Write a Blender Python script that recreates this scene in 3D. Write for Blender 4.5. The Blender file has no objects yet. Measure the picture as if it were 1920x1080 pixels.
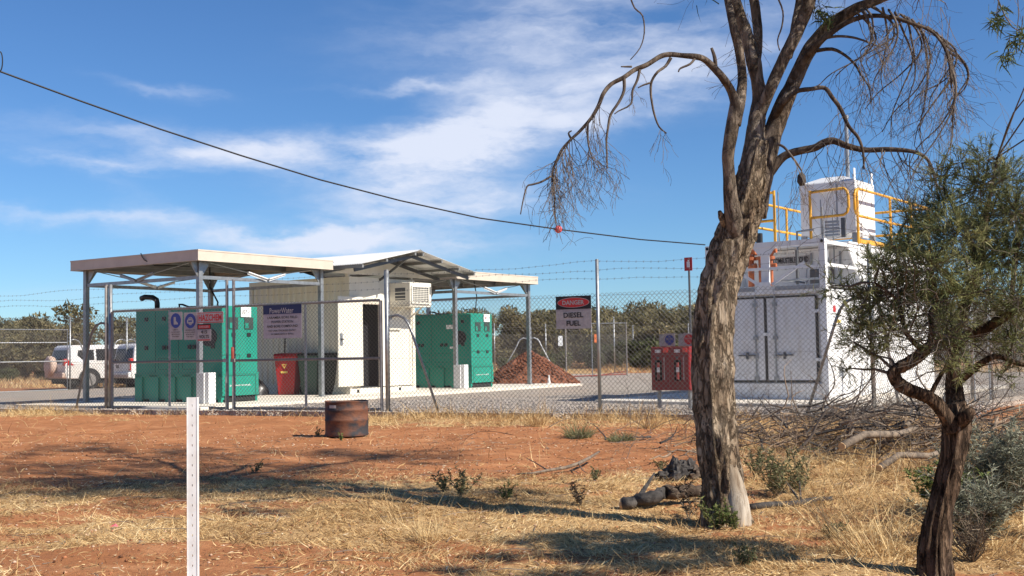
import bpy, math, random
import numpy as np
from mathutils import Vector, Matrix
random.seed(7); rng = np.random.default_rng(7)
sc = bpy.context.scene
C = sc.collection
# ------------------------------------------------------------------ camera
F = 2200.0; EYE = 1.12; PT = math.atan(121/F); RL = math.radians(1.02)
fw = Vector((0, math.cos(PT), math.sin(PT))); r0 = Vector((1, 0, 0)); u0 = Vector((0, -math.sin(PT), math.cos(PT)))
cr = r0*math.cos(RL) - u0*math.sin(RL); cu = u0*math.cos(RL) + r0*math.sin(RL)
cam = bpy.data.cameras.new('camera'); co = bpy.data.objects.new('camera', cam); C.objects.link(co)
M4 = Matrix((cr, cu, -fw)).transposed().to_4x4(); M4.translation = Vector((0, 0, EYE)); co.matrix_world = M4
cam.sensor_width = 36; cam.lens = F/1920*36; cam.clip_start = .05; cam.clip_end = 3000
sc.camera = co
# ------------------------------------------------------------------ light
SUN_EL = math.radians(40); SUN_D = Vector((.866, -.5)).normalized()       # horizontal direction towards the sun
sc.view_settings.view_transform = 'Standard'; sc.view_settings.look = 'None'
sc.view_settings.exposure = 0.55; sc.view_settings.gamma = 1; sc.view_settings.use_curve_mapping = False
W = bpy.data.worlds.new('World'); sc.world = W; W.use_nodes = True
SKY_STRENGTH = .062
def build_world():
    nt = W.node_tree; N = nt.nodes; Lk = nt.links; N.clear()
    out = N.new('ShaderNodeOutputWorld'); bg = N.new('ShaderNodeBackground'); bg.inputs[1].default_value = SKY_STRENGTH
    Lk.new(bg.outputs[0], out.inputs[0])
    sky = N.new('ShaderNodeTexSky'); sky.sky_type = 'NISHITA'; sky.sun_disc = False
    sky.sun_elevation = SUN_EL; sky.sun_rotation = math.atan2(SUN_D.x, SUN_D.y)
    sky.altitude = 600; sky.air_density = 1.0; sky.dust_density = .0; sky.ozone_density = 2.2
    def m(op, a, b=None, c=None):
        n = N.new('ShaderNodeMath'); n.operation = op
        for i, v in enumerate((a, b, c)):
            if v is None: continue
            if isinstance(v, (int, float)): n.inputs[i].default_value = v
            else: Lk.new(v, n.inputs[i])
        return n.outputs[0]
    tc = N.new('ShaderNodeTexCoord'); sp = N.new('ShaderNodeSeparateXYZ'); Lk.new(tc.outputs['Generated'], sp.inputs[0])
    az = m('MULTIPLY', m('ARCTAN2', sp.outputs[0], sp.outputs[1]), 57.2958)
    el = m('MULTIPLY', m('ARCSINE', sp.outputs[2]), 57.2958)
    cb = N.new('ShaderNodeCombineXYZ'); Lk.new(az, cb.inputs[0]); Lk.new(el, cb.inputs[1])
    def noise(vec, sx, sy, detail, rough=.55, off=0, rot=0):
        mp = N.new('ShaderNodeMapping'); mp.inputs['Scale'].default_value = (sx, sy, 1); mp.inputs['Location'].default_value = (off, off*.7, off)
        mp.inputs['Rotation'].default_value = (0, 0, rot)
        Lk.new(vec, mp.inputs[0]); n = N.new('ShaderNodeTexNoise'); n.inputs['Scale'].default_value = 1
        n.inputs['Detail'].default_value = detail; n.inputs['Roughness'].default_value = rough; Lk.new(mp.outputs[0], n.inputs[0]); return n
    wn = noise(cb.outputs[0], .16, .34, 5, .6, 3.1)
    vs = N.new('ShaderNodeVectorMath'); vs.operation = 'MULTIPLY_ADD'
    Lk.new(wn.outputs['Color'], vs.inputs[0]); vs.inputs[1].default_value = (6.5, 2.8, 0); vs.inputs[2].default_value = (-3.25, -1.4, 0)
    va = N.new('ShaderNodeVectorMath'); va.operation = 'ADD'; Lk.new(cb.outputs[0], va.inputs[0]); Lk.new(vs.outputs[0], va.inputs[1])
    # cirrus banks: azimuth, elevation, half widths (degrees), tilt, strength
    banks = []
    def B(px, py, rx, ry, rot, s):
        d = fw + cr*((px-960)/F) + cu*((540-py)/F); d.normalize()
        banks.append((math.degrees(math.atan2(d.x, d.y)), math.degrees(math.asin(d.z)), rx/38.4, ry/38.4, math.radians(rot), s))
    B(1060, 50, 330, 75, 4, .95); B(1130, 190, 240, 45, 8, .75); B(1230, 120, 160, 60, 0, .5)
    B(900, 240, 130, 60, 15, 1.5); B(680, 285, 300, 32, 2, 1.05); B(780, 330, 170, 45, 5, 1.1)
    B(310, 262, 210, 28, -4, .95); B(190, 306, 140, 18, -6, 1.0); B(230, 350, 90, 22, -20, .45)
    B(820, 400, 250, 34, 6, 1.15); B(600, 445, 280, 20, -3, 1.0); B(240, 405, 160, 14, 2, .7)
    B(300, 166, 90, 13, -5, .55); B(790, 152, 150, 9, 3, .5); B(640, 470, 340, 40, 0, .55); B(1480, 30, 200, 60, 10, .3)
    B(20, 390, 80, 12, 0, .4); B(90, 560, 200, 30, 0, .35); B(-600, 200, 300, 60, 5, .6); B(2500, 150, 350, 60, 6, .5)
    acc = None
    for (a, e, rx, ry, rot, s) in banks:
        mp = N.new('ShaderNodeMapping'); mp.vector_type = 'TEXTURE'
        mp.inputs['Location'].default_value = (a, e, 0); mp.inputs['Rotation'].default_value = (0, 0, rot); mp.inputs['Scale'].default_value = (rx, ry, 1)
        Lk.new(va.outputs[0], mp.inputs[0])
        dt = N.new('ShaderNodeVectorMath'); dt.operation = 'DOT_PRODUCT'; Lk.new(mp.outputs[0], dt.inputs[0]); Lk.new(mp.outputs[0], dt.inputs[1])
        g = m('MULTIPLY', m('EXPONENT', m('MULTIPLY', dt.outputs['Value'], -.8)), s)
        acc = g if acc is None else m('ADD', acc, g)
    n1 = noise(va.outputs[0], .11, .62, 8, .55, 9.3, .10); n2 = noise(cb.outputs[0], .22, .55, 9, .58, 1.7, -.08)
    tex = m('MULTIPLY', m('ADD', m('MULTIPLY', n1.outputs[0], 1.25), m('MULTIPLY', n2.outputs[0], .9)), 1.0)
    cov = m('MULTIPLY', acc, m('SUBTRACT', m('MULTIPLY', tex, 2.0), 1.30))
    mr = N.new('ShaderNodeMapRange'); mr.interpolation_type = 'SMOOTHSTEP'; Lk.new(cov, mr.inputs[0])
    mr.inputs[1].default_value = .02; mr.inputs[2].default_value = 1.75; mr.inputs[3].default_value = 0; mr.inputs[4].default_value = .92
    hs = N.new('ShaderNodeHueSaturation'); hs.inputs['Saturation'].default_value = 1.05; Lk.new(sky.outputs[0], hs.inputs['Color'])
    gm = N.new('ShaderNodeMix'); gm.data_type = 'RGBA'; gm.blend_type = 'MULTIPLY'; gm.inputs[0].default_value = 1
    Lk.new(hs.outputs[0], gm.inputs[6]); gm.inputs[7].default_value = (.68, .98, 1.33, 1)
    mx = N.new('ShaderNodeMix'); mx.data_type = 'RGBA'; Lk.new(mr.outputs[0], mx.inputs[0]); Lk.new(gm.outputs[2], mx.inputs[6])
    mx.inputs[7].default_value = (8.8, 9.4, 11.0, 1)
    Lk.new(mx.outputs[2], bg.inputs[0])
build_world()
sun = bpy.data.lights.new('sun', 'SUN'); sun.energy = 5.0; sun.angle = math.radians(.53); sun.color = (1, .93, .82)
so = bpy.data.objects.new('sun', sun); C.objects.link(so)
sv = Vector((SUN_D.x*math.cos(SUN_EL), SUN_D.y*math.cos(SUN_EL), math.sin(SUN_EL)))
so.rotation_euler = sv.to_track_quat('Z', 'Y').to_euler()
# ------------------------------------------------------------------ pixel helpers (used to find real positions)
def ray(x, y): return fw + cr*((x-960)/F) + cu*((540-y)/F)
def G(x, y, z=0):
    d = ray(x, y); t = (z-EYE)/d.z; return Vector((0, 0, EYE)) + d*t
def D(x, y, Y):
    d = ray(x, y); return Vector((0, 0, EYE)) + d*(Y/d.y)
# ------------------------------------------------------------------ materials
MATS = {}
def mat(name, col, rough=.6, metal=0., col2=None, scale=6., bump=0., bscale=None, detail=4, spec=None, lo=.35, hi=.65, stretch=None, attr=None, dist=.02):
    if name in MATS: return MATS[name]
    m = bpy.data.materials.new(name); m.use_nodes = True; nt = m.node_tree; N = nt.nodes; L = nt.links
    b = N['Principled BSDF']; b.inputs['Roughness'].default_value = rough; b.inputs['Metallic'].default_value = metal
    if spec is not None: b.inputs['Specular IOR Level'].default_value = spec
    b.inputs['Base Color'].default_value = (*col, 1)
    if col2 is not None or bump:
        tc = N.new('ShaderNodeTexCoord'); mp = N.new('ShaderNodeMapping'); L.new(tc.outputs['Object'], mp.inputs[0])
        if stretch: mp.inputs['Scale'].default_value = stretch
    if col2 is not None:
        n = N.new('ShaderNodeTexNoise'); n.inputs['Scale'].default_value = scale; n.inputs['Detail'].default_value = detail; n.inputs['Roughness'].default_value = .6
        L.new(mp.outputs[0], n.inputs[0])
        r = N.new('ShaderNodeMapRange'); r.inputs[1].default_value = lo; r.inputs[2].default_value = hi; L.new(n.outputs[0], r.inputs[0])
        x = N.new('ShaderNodeMix'); x.data_type = 'RGBA'; x.inputs[6].default_value = (*col, 1); x.inputs[7].default_value = (*col2, 1)
        L.new(r.outputs[0], x.inputs[0]); L.new(x.outputs[2], b.inputs['Base Color'])
    if bump:
        n2 = N.new('ShaderNodeTexNoise'); n2.inputs['Scale'].default_value = bscale or scale*4; n2.inputs['Detail'].default_value = 5; L.new(mp.outputs[0], n2.inputs[0])
        bp = N.new('ShaderNodeBump'); bp.inputs['Strength'].default_value = bump; bp.inputs['Distance'].default_value = dist
        L.new(n2.outputs[0], bp.inputs['Height']); L.new(bp.outputs[0], b.inputs['Normal'])
    MATS[name] = m; return m
def attr_mat(name, cols, rough=.8, trans=0.):
    """colour ramp over a per-blade 'tint' attribute"""
    m = bpy.data.materials.new(name); m.use_nodes = True; nt = m.node_tree; N = nt.nodes; L = nt.links
    b = N['Principled BSDF']; b.inputs['Roughness'].default_value = rough; b.inputs['Specular IOR Level'].default_value = .2
    a = N.new('ShaderNodeAttribute'); a.attribute_name = 'tint'
    r = N.new('ShaderNodeValToRGB'); e = r.color_ramp.elements
    while len(e) < len(cols): e.new(.5)
    for i, c in enumerate(cols): e[i].position = i/(len(cols)-1); e[i].color = (*c, 1)
    L.new(a.outputs['Fac'], r.inputs[0]); L.new(r.outputs[0], b.inputs['Base Color'])
    if trans:
        t = N.new('ShaderNodeBsdfTranslucent'); L.new(r.outputs[0], t.inputs[0]); x = N.new('ShaderNodeMixShader'); x.inputs[0].default_value = trans
        L.new(b.outputs[0], x.inputs[1]); L.new(t.outputs[0], x.inputs[2]); L.new(x.outputs[0], N['Material Output'].inputs[0])
    return m
galv = mat('galvanised_steel', (.42, .43, .43), .45, .75, (.27, .28, .28), 9, .1, 60, lo=.3, hi=.7)
wirem = mat('fence_wire', (.20, .19, .18), .6, .4)
rustpipe = mat('weathered_pipe', (.22, .19, .17), .7, .2, (.30, .28, .26), 14, .2)
cream = mat('cream_paint', (.74, .70, .60), .5, 0, (.66, .61, .50), 2.2, .05, lo=.4, hi=.85, stretch=(2.5, 2.5, .45))
creamtrim = mat('fascia_beige', (.60, .52, .42), .5, 0, (.54, .46, .37), 3, .03)
roofm = mat('zinc_roof', (.80, .80, .77), .5, .0, (.74, .74, .71), 3)
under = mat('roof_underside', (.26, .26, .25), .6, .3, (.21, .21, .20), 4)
conc = mat('concrete', (.78, .71, .60), .85, 0, (.64, .57, .47), 3, .25, 60, lo=.3, hi=.75)
white = mat('white_paint', (.80, .80, .79), .45, 0, (.62, .59, .54), 2.6, .05, lo=.45, hi=.85, stretch=(2.5, 2.5, .5), detail=7)
whitedirty = mat('stained_white_paint', (.72, .72, .72), .5, 0, (.50, .46, .41), 4, .06, lo=.48, hi=.85, stretch=(2, 2, .6), detail=7)
offw = mat('grey_white_panel', (.66, .66, .66), .5)
green = mat('genset_green', (.010, .26, .182), .45, 0, (.014, .205, .145), 1.6, lo=.3, hi=.8)
greend = mat('genset_recess', (.006, .12, .085), .6)
black = mat('black_rubber', (.012, .012, .012), .5)
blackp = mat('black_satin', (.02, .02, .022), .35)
dark = mat('dark_void', (.016, .018, .018), .9)
grey = mat('grey_steel', (.30, .32, .34), .45, .3)
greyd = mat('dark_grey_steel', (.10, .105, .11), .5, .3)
yellow = mat('safety_yellow', (.80, .42, .045), .45, 0, (.70, .34, .03), 6)
orangep = mat('rusty_orange_pipe', (.48, .15, .055), .6, 0, (.36, .10, .04), 9)
redp = mat('red_enamel', (.27, .010, .012), .4, 0, (.21, .012, .013), 4)
redbin = mat('red_plastic', (.42, .012, .018), .45, 0, (.34, .014, .018), 5)
redpix = mat('sign_red', (.50, .025, .025), .5)
redflu = mat('fluoro_red_tag', (.95, .10, .07), .5)
blue = mat('sign_blue', (.03, .055, .26), .5)
navy = mat('sign_navy', (.012, .022, .085), .5)
signw = mat('sign_white', (.42, .40, .40), .6, 0, (.33, .31, .31), 20)
ink = mat('sign_black', (.012, .012, .014), .6)
lilac = mat('sign_faded_white', (.40, .38, .41), .6, 0, (.32, .30, .33), 22)
paper = mat('white_paper', (.80, .80, .78), .8)
bingreen = mat('green_plastic', (.045, .10, .075), .45)
binlid = mat('dark_green_plastic', (.008, .016, .014), .4)
yel = mat('sticker_yellow', (.75, .55, .12), .5)
carw = mat('car_white', (.74, .73, .71), .25, 0, (.66, .60, .53), 1.3, lo=.4, hi=.8)
cardust = mat('dusty_white', (.62, .48, .40), .6, 0, (.50, .34, .25), 3)
glass = mat('dark_glass', (.010, .011, .012), .25, 0, spec=.15)
tyre = mat('tyre_rubber', (.022, .02, .019), .8)
rim = mat('alloy_rim', (.42, .40, .38), .4, .6)
tail = mat('tail_light_red', (.50, .015, .012), .2)
tailw = mat('tail_light_clear', (.65, .55, .50), .2)
mesh_black = mat('vent_mesh', (.03, .05, .045), .7)
burnt = mat('charred_wood', (.03, .026, .024), .85, 0, (.075, .065, .058), 14, .6, 30)
logw = mat('dead_wood', (.25, .19, .135), .85, 0, (.10, .075, .055), 14, .5, 30, stretch=(1, 1, 1))
cut = mat('cut_wood', (.55, .36, .19), .8)
sand = mat('gravel_stone', (.3, .28, .26), .9)
# ------------------------------------------------------------------ mesh building
class MB:
    def __init__(s): s.v = []; s.f = []
    def add(s, vs, fs):
        k = len(s.v); s.v += [tuple(v) for v in vs]; s.f += [tuple(i+k for i in f) for f in fs]; return s
    def box(s, x0, y0, z0, x1, y1, z1, M=None):
        vs = [Vector((x, y, z)) for z in (z0, z1) for y in (y0, y1) for x in (x0, x1)]
        if M is not None: vs = [M @ v for v in vs]
        return s.add(vs, [(0, 2, 3, 1), (4, 5, 7, 6), (0, 1, 5, 4), (2, 6, 7, 3), (0, 4, 6, 2), (1, 3, 7, 5)])
    def bbox(s, x0, y0, z0, x1, y1, z1, b):      # box with chamfered vertical + top edges
        p = lambda i: [(x0+b+i, y0+i), (x1-b-i, y0+i), (x1-i, y0+b+i), (x1-i, y1-b-i), (x1-b-i, y1-i), (x0+b+i, y1-i), (x0+i, y1-b-i), (x0+i, y0+b+i)]
        rings = [[(x, y, z0) for x, y in p(0)], [(x, y, z1-b) for x, y in p(0)], [(x, y, z1) for x, y in p(b*.9)]]
        k = len(s.v); s.v += sum(rings, [])
        for r in range(2):
            for i in range(8): j = (i+1) % 8; s.f.append((k+r*8+i, k+r*8+j, k+r*8+8+j, k+r*8+8+i))
        s.f.append(tuple(k+16+i for i in range(8))); s.f.append(tuple(k+i for i in reversed(range(8)))); return s
    def tube(s, pts, rad, n=6, cap=True):
        pts = [Vector(p) for p in pts]; m = len(pts)
        if isinstance(rad, (int, float)): rad = [rad]*m
        k = len(s.v); up = None
        for i, p in enumerate(pts):
            t = (pts[min(i+1, m-1)] - pts[max(i-1, 0)])
            if t.length < 1e-9: t = Vector((0, 0, 1))
            t.normalize()
            if up is None:
                up = t.orthogonal().normalized()
            else:
                up = (up - t*up.dot(t));
                up = up.normalized() if up.length > 1e-6 else t.orthogonal().normalized()
            sd = t.cross(up)
            for j in range(n):
                a = 2*math.pi*j/n; s.v.append(tuple(p + (up*math.cos(a) + sd*math.sin(a))*rad[i]))
        for i in range(m-1):
            for j in range(n):
                q = (j+1) % n; s.f.append((k+i*n+j, k+i*n+q, k+i*n+n+q, k+i*n+n+j))
        if cap and n > 2:
            s.f.append(tuple(k+j for j in reversed(range(n)))); s.f.append(tuple(k+(m-1)*n+j for j in range(n)))
        return s
    def bar(s, a, b, w, h, up=(0, 0, 1)):         # rectangular bar from a to b
        a = Vector(a); b = Vector(b); t = (b-a); L = t.length; t.normalize(); u = Vector(up); sd = t.cross(u)
        if sd.length < 1e-4: sd = t.orthogonal()
        sd.normalize(); u = sd.cross(t)
        M = Matrix((t, sd, u)).transposed().to_4x4(); M.translation = a
        return s.box(0, -w/2, -h/2, L, w/2, h/2, M)
    def prism(s, poly, axis, d0, d1):             # poly of 2D points extruded along axis (0 x,1 y,2 z)
        def P(p, d): return (d, p[0], p[1]) if axis == 0 else ((p[0], d, p[1]) if axis == 1 else (p[0], p[1], d))
        n = len(poly); k = len(s.v); s.v += [P(p, d0) for p in poly] + [P(p, d1) for p in poly]
        s.f.append(tuple(k+i for i in reversed(range(n)))); s.f.append(tuple(k+n+i for i in range(n)))
        for i in range(n): j = (i+1) % n; s.f.append((k+i, k+j, k+n+j, k+n+i))
        return s
    def disc(s, c, r, axis=1, n=20, rz=None, th=.002):
        rz = rz or r; poly = [(c[0]+r*math.cos(2*math.pi*i/n), c[2]+rz*math.sin(2*math.pi*i/n)) for i in range(n)]
        return s.prism(poly, 1, c[1], c[1]+th)
    def mesh(s, name, m, smooth=False):
        me = bpy.data.meshes.new(name); me.from_pydata(s.v, [], s.f); me.validate(); me.update()
        if m: me.materials.append(m)
        if smooth: me.polygons.foreach_set('use_smooth', [True]*len(me.polygons))
        return me
    def build(s, name, m, parent=None, smooth=False, **k):
        o = bpy.data.objects.new(name, s.mesh(name, m, smooth)); C.objects.link(o)
        if parent: o.parent = parent
        for a, b in k.items(): o[a] = b
        return o
def fixn(o):
    import bmesh
    bm = bmesh.new(); bm.from_mesh(o.data); bmesh.ops.recalc_face_normals(bm, faces=bm.faces); bm.to_mesh(o.data); bm.free(); return o
def bevel(o, w=.01, seg=2):
    m = o.modifiers.new('bevel', 'BEVEL'); m.width = w; m.segments = seg; m.limit_method = 'ANGLE'; return o
def thing(name, label, cat, loc=(0, 0, 0), rotz=0, group=None):
    o = bpy.data.objects.new(name, None); C.objects.link(o); o.location = loc; o.rotation_euler = (0, 0, rotz); o.empty_display_size = .2
    o['label'] = label; o['category'] = cat
    if group: o['group'] = group
    return o
def tag(o, label, cat, group=None):
    o['label'] = label; o['category'] = cat
    if group: o['group'] = group
    return o
def dup(root, loc, rotz=None, label=None, group=None, scale=None):
    r = root.copy(); C.objects.link(r); r.location = loc
    if rotz is not None: r.rotation_euler = (0, 0, rotz)
    if label: r['label'] = label
    if group: r['group'] = group
    if scale: r.scale = scale
    for ch in list(root.children):
        c = ch.copy(); C.objects.link(c); c.parent = r
        for g in ch.children: d = g.copy(); C.objects.link(d); d.parent = c
    return r
def fast_mesh(name, verts, faces, m, attrs=None, smooth=False, fsize=3):
    me = bpy.data.meshes.new(name); nv = len(verts); nf = len(faces)
    me.vertices.add(nv); me.vertices.foreach_set('co', np.asarray(verts, dtype=np.float32).ravel())
    me.loops.add(nf*fsize); me.loops.foreach_set('vertex_index', np.asarray(faces, dtype=np.int32).ravel())
    me.polygons.add(nf); me.polygons.foreach_set('loop_start', np.arange(0, nf*fsize, fsize, dtype=np.int32))
    try: me.polygons.foreach_set('loop_total', np.full(nf, fsize, dtype=np.int32))
    except Exception: pass
    if smooth: me.polygons.foreach_set('use_smooth', np.ones(nf, dtype=bool))
    me.update(calc_edges=True)
    for k, a in (attrs or {}).items():
        at = me.attributes.new(k, 'FLOAT', 'POINT'); at.data.foreach_set('value', np.asarray(a, dtype=np.float32))
    if m: me.materials.append(m)
    return me
def link_mesh(name, me, parent=None):
    o = bpy.data.objects.new(name, me); C.objects.link(o)
    if parent: o.parent = parent
    return o
def text_obj(s, w, h, m, parent, x, y, z, name='lettering', bold=.0):
    """flat lettering fitted into w x h, centred on (x, z) at depth y in the parent's XZ plane"""
    cu_ = bpy.data.curves.new('txt', 'FONT'); cu_.body = s; cu_.size = 1; cu_.extrude = 0; cu_.offset = bold; cu_.resolution_u = 2
    t = bpy.data.objects.new('txt', cu_); C.objects.link(t)
    dg = bpy.context.evaluated_depsgraph_get(); me = bpy.data.meshes.new_from_object(t.evaluated_get(dg))
    bpy.data.objects.remove(t); bpy.data.curves.remove(cu_)
    v = np.array([p.co[:] for p in me.vertices]); lo = v.min(0); hi = v.max(0); sx = w/(hi[0]-lo[0]); sz = h/(hi[1]-lo[1])
    for p in me.vertices:
        p.co = (x + (p.co.x-(lo[0]+hi[0])/2)*sx, y, z + (p.co.y-(lo[1]+hi[1])/2)*sz)
    me.materials.clear(); me.materials.append(m)
    return link_mesh(name, me, parent)
# numpy value noise
_tab = rng.random((256, 256))
def vnoise(x, y):
    xi = np.floor(x).astype(int); yi = np.floor(y).astype(int); fx = x-xi; fy = y-yi; fx = fx*fx*(3-2*fx); fy = fy*fy*(3-2*fy)
    g = lambda a, b: _tab[a % 256, b % 256]
    return (g(xi, yi)*(1-fx)+g(xi+1, yi)*fx)*(1-fy) + (g(xi, yi+1)*(1-fx)+g(xi+1, yi+1)*fx)*fy
def fbm(x, y, o=4):
    s = 0; a = .5; t = 0
    for i in range(o): s = s + a*vnoise(x*2**i+i*17.3, y*2**i+i*31.7); t += a; a *= .55
    return s/t
def sstep(a, b, x): t = np.clip((x-a)/(b-a), 0, 1); return t*t*(3-2*t)

# ================================================================== ground
FA = Vector((-8.47, 24.65, 0)); FD = Vector((.892, -.452, 0)).normalized(); FN = Vector((FD.y, -FD.x, 0))   # front fence line, FN faces the camera
T_L, T_R = -16.2, 15.53                                       # ends of the front fence
CL = FA + FD*T_L; CR_ = FA + FD*T_R
RD = Vector((.64, .768, 0)).normalized(); LD = Vector((.61, .792, 0)).normalized()
CBL = CL + LD*49.5; CBR = CR_ + RD*46
def fence_side(x, y):    # >0 outside (camera side) of the front fence, metres
    return (x-FA.x)*FN.x + (y-FA.y)*FN.y
def grass_mask(x, y):
    n = fbm(x*.55+3, y*.9+8, 4); n2 = fbm(x*2.3+40, y*3.6+11, 3)
    d = fence_side(x, y)
    t = (x-FA.x)*FD.x + (y-FA.y)*FD.y
    fore = sstep(11.2, 9.4, y + 1.1*(n-.5)*2 + .3*sstep(-3, 0, x)*0)          # straw in the foreground
    fore = fore*(.42 + .80*sstep(.36, .56, n*.6+n2*.4))
    red1 = sstep(.46, .62, fbm(x*1.1+70, y*2.1+7, 4))*sstep(7.2, 5.2, y+.35*x)*.9 + np.exp(-((x+1.9)/1.1)**2 - ((y-6.3)/.8)**2)*.9 + np.exp(-((x+3.0)/1.6)**2 - ((y-8.6)/.7)**2)*.55 + np.exp(-((x-1.9)/.9)**2 - ((y-7.0)/.35)**2)*.8
    fore = fore*(1-np.clip(red1, 0, .9))
    stripR = sstep(3.2, 1.3, d + (n-.5)*2.2)*sstep(6.2, 7.4, t)*sstep(-.1, .2, d)*(.35+.8*sstep(.35, .6, n2))
    stripL = sstep(3.2, 1.6, d + (n-.5)*1.5 + sstep(-6, 3, t)*2.2)*sstep(3, 1, t)*sstep(-.1, .3, d)
    right = sstep(1.8, 2.8, x + (n-.5))*sstep(16.5, 15, y-(x-3)*-.2)*(.30+.7*sstep(.38, .6, n2*.6+n*.4))
    m = np.maximum(np.maximum(fore, stripR*.95), np.maximum(stripL, right*.85))
    m = m*sstep(-.25, .1, d)
    far = sstep(34, 44, y)*(.25+.75*sstep(.42, .56, fbm(x*.12, y*.05+5, 3)))
    inside = (d < 0)
    return np.where(inside, far, m)
def gheight(x, y):
    d = fence_side(x, y); k = sstep(.3, 1.5, d)*sstep(60, 30, np.abs(y))*sstep(60, 30, np.abs(x))
    rut = 0
    for c0 in (14.6, 16.2, 13.1): q = (y-(c0-.30*x))/.16; rut = rut - .022*np.exp(-q*q)*sstep(2, -1, x)*(.5+fbm(x*1.3, y*1.3, 2))
    return k*((fbm(x*.5, y*.5, 3)-.5)*.10 + (fbm(x*3.1+9, y*3.1, 3)-.5)*.05 + (fbm(x*9+3, y*9, 2)-.5)*.018 + rut)
def make_ground():
    xs = np.unique(np.concatenate([-np.geomspace(14, 700, 26)[::-1], np.arange(-14, 10, .09), np.geomspace(10, 700, 26)]))
    ys = np.unique(np.concatenate([-np.geomspace(1, 90, 8)[::-1], np.arange(0, 4, .5), np.arange(4, 26, .09), np.geomspace(26, 1500, 40)]))
    X, Y = np.meshgrid(xs, ys); Z = gheight(X, Y); gm = grass_mask(X, Y)
    nx, ny = len(xs), len(ys); idx = np.arange(nx*ny).reshape(ny, nx)
    f = np.stack([idx[:-1, :-1], idx[:-1, 1:], idx[1:, 1:], idx[1:, :-1]], -1).reshape(-1, 4)
    v = np.stack([X, Y, Z], -1).reshape(-1, 3)
    m = bpy.data.materials.new('red_earth'); m.use_nodes = True; nt = m.node_tree; N = nt.nodes; L = nt.links
    b = N['Principled BSDF']; b.inputs['Roughness'].default_value = .95; b.inputs['Specular IOR Level'].default_value = .1
    tc = N.new('ShaderNodeTexCoord')
    def nz(scale, det, rough=.6, st=None):
        n = N.new('ShaderNodeTexNoise'); n.inputs['Scale'].default_value = scale; n.inputs['Detail'].default_value = det; n.inputs['Roughness'].default_value = rough
        if st:
            mp = N.new('ShaderNodeMapping'); mp.inputs['Scale'].default_value = st; L.new(tc.outputs['Object'], mp.inputs[0]); L.new(mp.outputs[0], n.inputs[0])
        else: L.new(tc.outputs['Object'], n.inputs[0])
        return n.outputs[0]
    def ramp(v_, a, c, p0=.3, p1=.7):
        r = N.new('ShaderNodeValToRGB'); e = r.color_ramp.elements; e[0].position = p0; e[0].color = (*a, 1); e[1].position = p1; e[1].color = (*c, 1); L.new(v_, r.inputs[0]); return r.outputs[0]
    def mix(f_, a, c, mode='MIX'):
        x = N.new('ShaderNodeMix'); x.data_type = 'RGBA'; x.blend_type = mode
        for s_, val in ((0, f_), (6, a), (7, c)):
            if isinstance(val, (int, float)): x.inputs[s_].default_value = val
            elif isinstance(val, tuple): x.inputs[s_].default_value = (*val, 1)
            else: L.new(val, x.inputs[s_])
        return x.outputs[2]
    soil = ramp(nz(.8, 6), (.33, .137, .056), (.49, .212, .090))
    soil = mix(ramp(nz(9, 8, .7), (0, 0, 0), (1, 1, 1), .35, .75), soil, (.30, .125, .058))
    soil = mix(ramp(nz(2.2, 9, .7, (1, 1.6, 1)), (0, 0, 0), (1, 1, 1), .5, .72), soil, (.54, .27, .13))
    vo = N.new('ShaderNodeTexVoronoi'); vo.inputs['Scale'].default_value = 26; L.new(tc.outputs['Object'], vo.inputs[0])
    peb = ramp(vo.outputs['Distance'], (1, 1, 1), (0, 0, 0), .06, .12)
    sel = ramp(nz(11, 2), (0, 0, 0), (1, 1, 1), .52, .60)
    soil = mix(mix(1.0, peb, sel, 'MULTIPLY'), soil, (.50, .36, .24))
    vo2 = N.new('ShaderNodeTexVoronoi'); vo2.inputs['Scale'].default_value = 17; L.new(tc.outputs['Object'], vo2.inputs[0])
    peb2 = ramp(vo2.outputs['Distance'], (1, 1, 1), (0, 0, 0), .07, .13)
    sel2 = ramp(nz(7, 2), (0, 0, 0), (1, 1, 1), .54, .62)
    soil = mix(mix(1.0, peb2, sel2, 'MULTIPLY'), soil, (.13, .06, .035))
    straw = ramp(nz(30, 6, .7), (.32, .175, .08), (.64, .44, .21), .35, .65)
    straw = mix(ramp(nz(5, 4), (0, 0, 0), (1, 1, 1), .5, .75), straw, (.40, .25, .12))
    at = N.new('ShaderNodeAttribute'); at.attribute_name = 'grass'
    ad = N.new('ShaderNodeMath'); ad.operation = 'ADD'; L.new(at.outputs['Fac'], ad.inputs[0])
    ms = N.new('ShaderNodeMath'); ms.operation = 'MULTIPLY_ADD'; L.new(nz(7, 8, .75), ms.inputs[0]); ms.inputs[1].default_value = 1.5; ms.inputs[2].default_value = -.75; L.new(ms.outputs[0], ad.inputs[1])
    fc = ramp(ad.outputs[0], (0, 0, 0), (1, 1, 1), .42, .66)
    L.new(mix(fc, soil, straw), b.inputs['Base Color'])
    bp = N.new('ShaderNodeBump'); bp.inputs['Strength'].default_value = .7; bp.inputs['Distance'].default_value = .03
    L.new(nz(22, 9, .75), bp.inputs['Height']); L.new(bp.outputs[0], b.inputs['Normal'])
    o = link_mesh('ground', fast_mesh('ground', v, f, m, {'grass': gm.ravel()}, True, 4)); o['kind'] = 'structure'
make_ground()
def polysheet(name, pts, z, m, jag=0, step=.25):
    """flat sheet with a slightly uneven edge, its rim dropping to the ground"""
    out = []
    n = len(pts)
    for i in range(n):
        a = Vector(pts[i]); b = Vector(pts[(i+1) % n]); k = max(1, int((b-a).length/step)) if jag else 1
        for j in range(k):
            p = a.lerp(b, j/k); out.append((p.x+random.uniform(-jag, jag), p.y+random.uniform(-jag, jag)))
    mb = MB(); mb.prism(out, 2, -.05, z); o = mb.build(name, m); o['kind'] = 'structure'; return fixn(o)
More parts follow.
